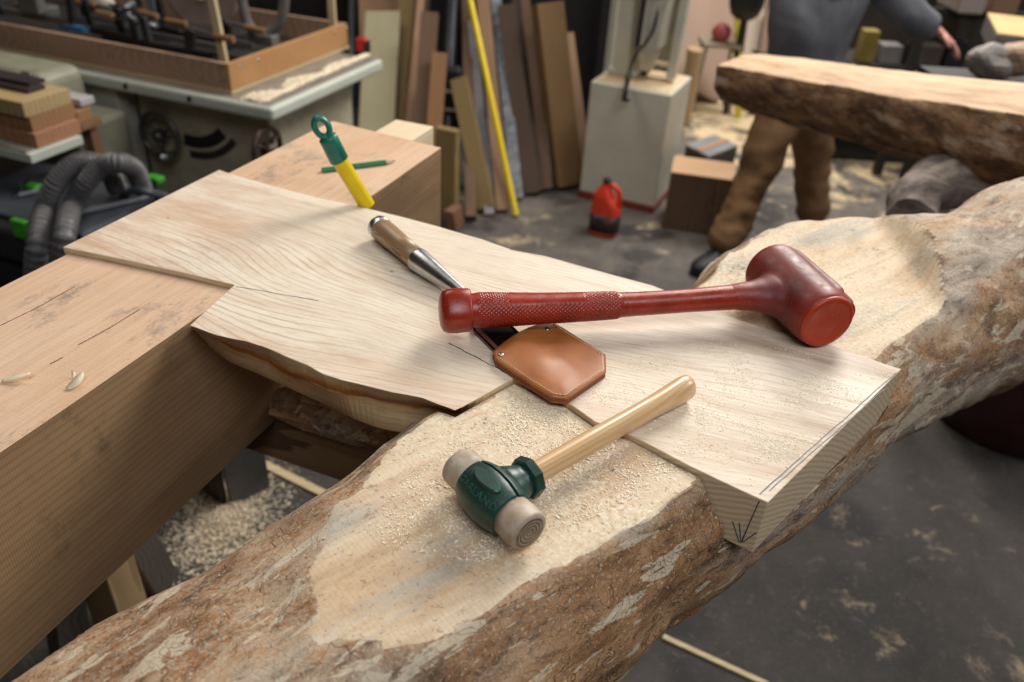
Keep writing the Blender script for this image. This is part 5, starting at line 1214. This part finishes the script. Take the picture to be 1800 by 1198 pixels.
# ================================================================== the person behind the upper log
def skin(name, pts, edges, rad, mat_, parent, root=0, sub=2, wrinkle=0, smooth=0):
    base = wloc(parent); me = bpy.data.meshes.new(name); me.from_pydata([tuple(Vector(p)-base) for p in pts], edges, [])
    me.materials.append(mat_); o = bpy.data.objects.new(name, me); sc.collection.objects.link(o); o.parent = parent
    m = o.modifiers.new('skin', 'SKIN'); m.use_smooth_shade = True; m.branch_smoothing = .6
    for k, sv in enumerate(me.skin_vertices[0].data):
        r = rad[k]; sv.radius = (r, r) if not isinstance(r, tuple) else r; sv.use_root = (k == root)
    q = o.modifiers.new('sub', 'SUBSURF'); q.levels = q.render_levels = sub
    if wrinkle:
        bpy.context.view_layer.update(); dg = bpy.context.evaluated_depsgraph_get()
        nm = bpy.data.meshes.new_from_object(o.evaluated_get(dg)); o.modifiers.clear(); o.data = nm
        nm.polygons.foreach_set('use_smooth', [True]*len(nm.polygons))
        ns_ = [v.normal.copy() for v in nm.vertices]
        for v, nn in zip(nm.vertices, ns_):
            c_ = v.co; f_ = noise.noise(Vector((c_.x*6, c_.y*6, c_.z*13)))*.6+noise.noise(Vector((c_.x*15+c_.z*9, c_.y*14, c_.z*24)))*.4
            v.co = c_+nn*f_*wrinkle
    return o
pe = thing('person', 'person in grey jacket and brown trousers striding behind the upper log, hand stretched right', 'person', (1.33, 4.0, 0))
pelv = PY(1402, 168, 4.02); sp = PY(1432, 70, 4.07); chs = PY(1455, -40, 4.10); nk = PY(1462, -150, 4.10); hdp = PY(1455, -215, 4.06)
hL, hR = pelv+Vector((-.085, -.05, -.05)), pelv+Vector((.095, .05, -.05))
kL, aL = PY(1322, 320, 3.86), P(1266, 440, .10); kR, aR = PY(1428, 290, 4.16), P(1428, 392, .10)
shL, shR = PY(1370, -85, 4.02), PY(1535, -80, 4.14); elR = PY(1588, 24, 4.14); wrR = PY(1652, 56, 4.12); elL = PY(1352, -20, 4.25); wrL = PY(1400, -75, 4.40)
cl_t = NT('brown_canvas'); o_ = cl_t.obj(); cl_t.out(cl_t.ramp(cl_t.noise(o_, 9, 5, .6), [(.3, '63472c'), (.7, '84623f')]), .85, cl_t.bump(cl_t.noise(o_, 300, 2), .2, .001)); canvas = cl_t.m
gj_t = NT('grey_fleece'); o_ = gj_t.obj(); gj_t.out(gj_t.ramp(gj_t.noise(o_, 7, 5, .6), [(.3, '4c4d52'), (.7, '68686d')]), .9, gj_t.bump(gj_t.noise(o_, 200, 2), .3, .001)); fleece = gj_t.m
skm = plain('skin_tone', 'b77f72', .5, var=.08, scale=20)
skm2 = skm
toeL = Vector((-.80, -.60, 0)).normalized(); toeR = Vector((-.85, -.4, 0)).normalized()
body_pts = [pelv, sp, chs, nk, hdp, hL, kL, aL, hR, kR, aR, shL, elL, wrL, shR, elR, wrR]
body_e = [(0, 1), (1, 2), (2, 3), (3, 4), (0, 5), (5, 6), (6, 7), (0, 8), (8, 9), (9, 10), (2, 11), (11, 12), (12, 13), (2, 14), (14, 15), (15, 16)]
skin('body', body_pts, body_e, [.12, .11, .13, .055, .095, .085, .052, .036, .085, .052, .036, .055, .040, .028, .055, .040, .026], skm, pe, 0)
skin('trousers', [pelv+UP*.10, pelv, hL, hL.lerp(kL, .5), kL, kL.lerp(aL, .55), aL-UP*.025, hR, hR.lerp(kR, .5), kR, kR.lerp(aR, .55), aR-UP*.025],
     [(0, 1), (1, 2), (2, 3), (3, 4), (4, 5), (5, 6), (1, 7), (7, 8), (8, 9), (9, 10), (10, 11)],
     [.165, .165, .130, .118, .096, .088, .088, .130, .118, .098, .090, .084], canvas, pe, 1, sub=3, wrinkle=.026)
skin('jacket', [pelv+UP*.03, pelv.lerp(sp, .6), sp, chs, nk+UP*.0, shL, shL.lerp(elL, .5), elL, wrL, shR, shR.lerp(elR, .5), elR, elR.lerp(wrR, .6), wrR.lerp(elR, .06)],
     [(0, 1), (1, 2), (2, 3), (3, 4), (3, 5), (5, 6), (6, 7), (7, 8), (3, 9), (9, 10), (10, 11), (11, 12), (12, 13)],
     [(.235, .17), (.235, .18), (.235, .185), (.23, .18), .085, .10, .085, .075, .05, .115, .108, .100, .084, .062], fleece, pe, 2, sub=3, wrinkle=.016)
# head: face, ears, nose, hair (above the frame)
fd = Vector((.25, .95, -.2)).normalized()
mk('nose', tube([hdp+fd*.095+UP*.02, hdp+fd*.118-UP*.015], [.010, .016], 12), skm, pe, smooth=True)
for sg in (-1, 1):
    sdv = fd.cross(UP).normalized()*sg
    mk('ear', lathe(hdp+sdv*.092, sdv, [(0, .012), (.008, .026), (.014, .018)], 14, ell=(.7, 1.2)), skm, pe, smooth=True)
    mk('eye', lathe(hdp+fd*.088+sdv*.034+UP*.018, fd, [(0, .013), (.006, .009), (.008, .003)], 12), plain('eye_dark', '1e1a18', .2), pe, smooth=True)
mk('mouth', tube([hdp+fd*.098-UP*.045-fd.cross(UP)*.025, hdp+fd*.100-UP*.045+fd.cross(UP)*.025], .006, 8), plain('lips', '8c4f48', .5), pe, smooth=True)
mk('hair', lathe(hdp+UP*.0-fd*.012, UP, [(.0, .104), (.03, .108), (.07, .100), (.10, .072), (.118, .03), (.121, .005)], 28, upv=Vector((1, 0, 0))), plain('hair_brown', '3a2a1e', .7), pe, smooth=True)
# hands: palm with five bent fingers
def hand(wr, dirv, palm_n, par, scale=1.):
    d = dirv.normalized(); pn = (palm_n-d*palm_n.dot(d)).normalized(); sd = d.cross(pn).normalized()
    pts = [wr-d*.02, wr+d*.03, wr+d*.075]; e = [(0, 1), (1, 2)]; r_ = [.025, (.020, .030), (.017, .036)]
    hp_ = mk('hand', loft_hand(wr, d, pn, sd), skm, par, smooth=True, sub=1)
    for k, (off, ln, bend) in enumerate(((-.030, .062, .5), (-.010, .074, .35), (.010, .070, .45), (.029, .054, .6))):
        b = wr+d*.085+sd*off; p1 = b+(d*math.cos(bend*.5)+pn*math.sin(bend*.5))*ln*.45; p2 = p1+(d*math.cos(bend*1.3)+pn*math.sin(bend*1.3))*ln*.32; p3 = p2+(d*math.cos(bend*2)+pn*math.sin(bend*2))*ln*.26
        mk('finger', tube([b-d*.02, b, p1, p2, p3, p3+(p3-p2)*.12], [.009, .0098, .0090, .0082, .0068, .003], 12), skm, hp_, smooth=True)
    b = wr+d*.03-sd*.030; p1 = b+(d*.6-sd*.75+pn*.2).normalized()*.038; p2 = p1+(d*.85-sd*.3+pn*.3).normalized()*.030
    mk('thumb', tube([b+sd*.012, b, p1, p2, p2+(p2-p1)*.15], [.012, .0125, .0105, .0085, .004], 12), skm, hp_, smooth=True)
def loft_hand(wr, d, pn, sd):
    secs = []
    for t_, w_, h_ in ((-.03, .024, .020), (0, .026, .019), (.03, .036, .017), (.06, .042, .015), (.088, .041, .012), (.098, .034, .008)):
        secs.append([wr+d*t_+sd*w_*math.cos(2*math.pi*j/20)+pn*h_*math.sin(2*math.pi*j/20) for j in range(20)])
    return loft(secs)
hand(wrR, PY(1690, 92, 4.06)-wrR, Vector((-.2, -.1, -1)), pe)
hand(wrL, Vector((.3, .9, .1)), Vector((0, 0, -1)), pe)
shoe = plain('boot_black', '17181c', .5); sole = plain('sole_black', '0f0f11', .8)
for a_, td, lft in ((aL, toeL, 0), (aR, toeR, 0)):
    sdv = td.cross(UP).normalized(); base_p = Vector((a_.x, a_.y, 0))
    secs = []
    for t_, w_, h_ in ((-.085, .026, .085), (-.075, .036, .10), (-.02, .042, .115), (.04, .044, .095), (.11, .050, .068), (.165, .046, .054), (.195, .030, .040), (.203, .014, .03)):
        c_ = base_p+td*t_*.86+UP*(.018+h_/2); secs.append([c_+sdv*w_*math.cos(2*math.pi*j/24)+UP*(h_/2)*math.copysign(abs(math.sin(2*math.pi*j/24))**.7, math.sin(2*math.pi*j/24)) for j in range(24)])
    bt_ = mk('boot', loft(secs), shoe, pe, smooth=True)
    op = [base_p+td*t_*.86+sdv*w_ for t_, w_ in ((-.09, -.02), (-.08, -.04), (.0, -.044), (.11, -.054), (.17, -.048), (.205, -.02), (.205, .02), (.17, .048), (.11, .054), (.0, .044), (-.08, .04), (-.09, .02))]
    mk('sole', prism(op, 0, .024), sole, bt_, bevel=.004)
# ================================================================== sawdust and shavings in the foreground
def inpx(x, y, poly):
    c_ = False; j = len(poly)-1
    for i in range(len(poly)):
        (ax, ay), (bx, by) = poly[i], poly[j]
        if (ay > y) != (by > y) and x < (bx-ax)*(y-ay)/(by-ay)+ax: c_ = not c_
        j = i
    return c_
def scatter(poly, z, n_, dens_fn, jz=.0006):
    xs = [p[0] for p in poly]; ys = [p[1] for p in poly]; out = []
    a, b = P(min(xs), max(ys), z), None
    k = 0
    while len(out) < n_ and k < n_*30:
        k += 1; x, y = random.uniform(min(xs), max(xs)), random.uniform(min(ys), max(ys))
        if not inpx(x, y, poly): continue
        q = P(x, y, z)
        if random.random() > dens_fn(x, y, q): continue
        out.append((q.x, q.y, z+random.random()*jz))
    return out
f1 = lambda x, y, q: max(.05, min(1, .5+noise.noise(q*22)*1.2+noise.noise(q*70)*.5))*(1. if (y < 300+.46*x+60) else .5)
grains('fine_sawdust', scatter([(915, 690), (1040, 752), (1205, 828), (1010, 925), (850, 990), (680, 960), (640, 930), (690, 860), (800, 770)], T+.0003, 9000, f1, .0003), .0010, dust, 'fine pale sawdust lying on the sawn face of the crooked log', 'sawdust', .25)
f2 = lambda x, y, q: max(.03, min(1, .25+noise.noise(q*18)*1.1+noise.noise(q*60)*.6))*ss(700, 1250, x+y*.5-100)
grains('fine_sawdust', scatter([(1000, 700), (1080, 640), (1230, 590), (1400, 615), (1570, 655), (1350, 870), (1215, 812)], S+.0001, 6000, f2, .0001), .00085, dust, 'fine pale sawdust lying on the right half of the slab', 'sawdust', .2)
def logz(q):
    return None
shv = NT('wood_shaving'); shv.out('e8d6b6', .6, **{'Subsurface_Weight': 0.0}); shv = shv.m
def shaving(px, py, z, ln, wd, curl, az, lab, grp='shavings on the squared beam'):
    p = P(px, py, z); V = []; F_ = []; n_ = 14; d_ = Vector((math.cos(az), math.sin(az), 0)); s_ = Vector((-d_.y, d_.x, 0)); pos = Vector((0, 0, .0006)); a = .15
    for i in range(n_+1):
        w_ = wd*(.35+.65*math.sin(math.pi*(i+.5)/(n_+1)))
        V += [p+pos-s_*w_/2, p+pos+s_*w_/2+UP*w_*.15, p+pos+s_*w_/2+UP*(w_*.15+.0004), p+pos-s_*w_/2+UP*.0004]
        if i: k = 4*i; F_ += [(k-4, k, k+1, k-3), (k-3, k+1, k+2, k-2), (k-2, k+2, k+3, k-1), (k-1, k+3, k, k-4)]
        pos = pos+(d_*math.cos(a)+UP*math.sin(a)*.6+s_*math.sin(a*.7)*.4)*ln/n_; a += curl/n_
        if pos.z < .0005: pos.z = .0005
    F_ += [(0, 1, 2, 3), (4*n_, 4*n_+1, 4*n_+2, 4*n_+3)]
    o = mk('wood_shaving', (V, F_), shv, smooth=True); tag(o, lab, 'shaving', grp)
shaving(118, 684, BT+.001, .030, .014, .9, .9, 'largest curled pale shaving on the near part of the squared beam')
shaving(4, 670, BT+.001, .036, .011, .5, .12, 'long flat pale shaving at the left edge of the squared beam')
shaving(128, 664, BT+.001, .012, .005, 1.5, 1.6, 'small pale shaving just above the largest one on the beam')
shaving(52, 664, BT+.001, .010, .004, 1.2, .5, 'tiny shaving between the long flat one and the largest one')
shaving(700, 600, .3, .001, .001, 0, 0, 'x') if False else None
#@@NEXT
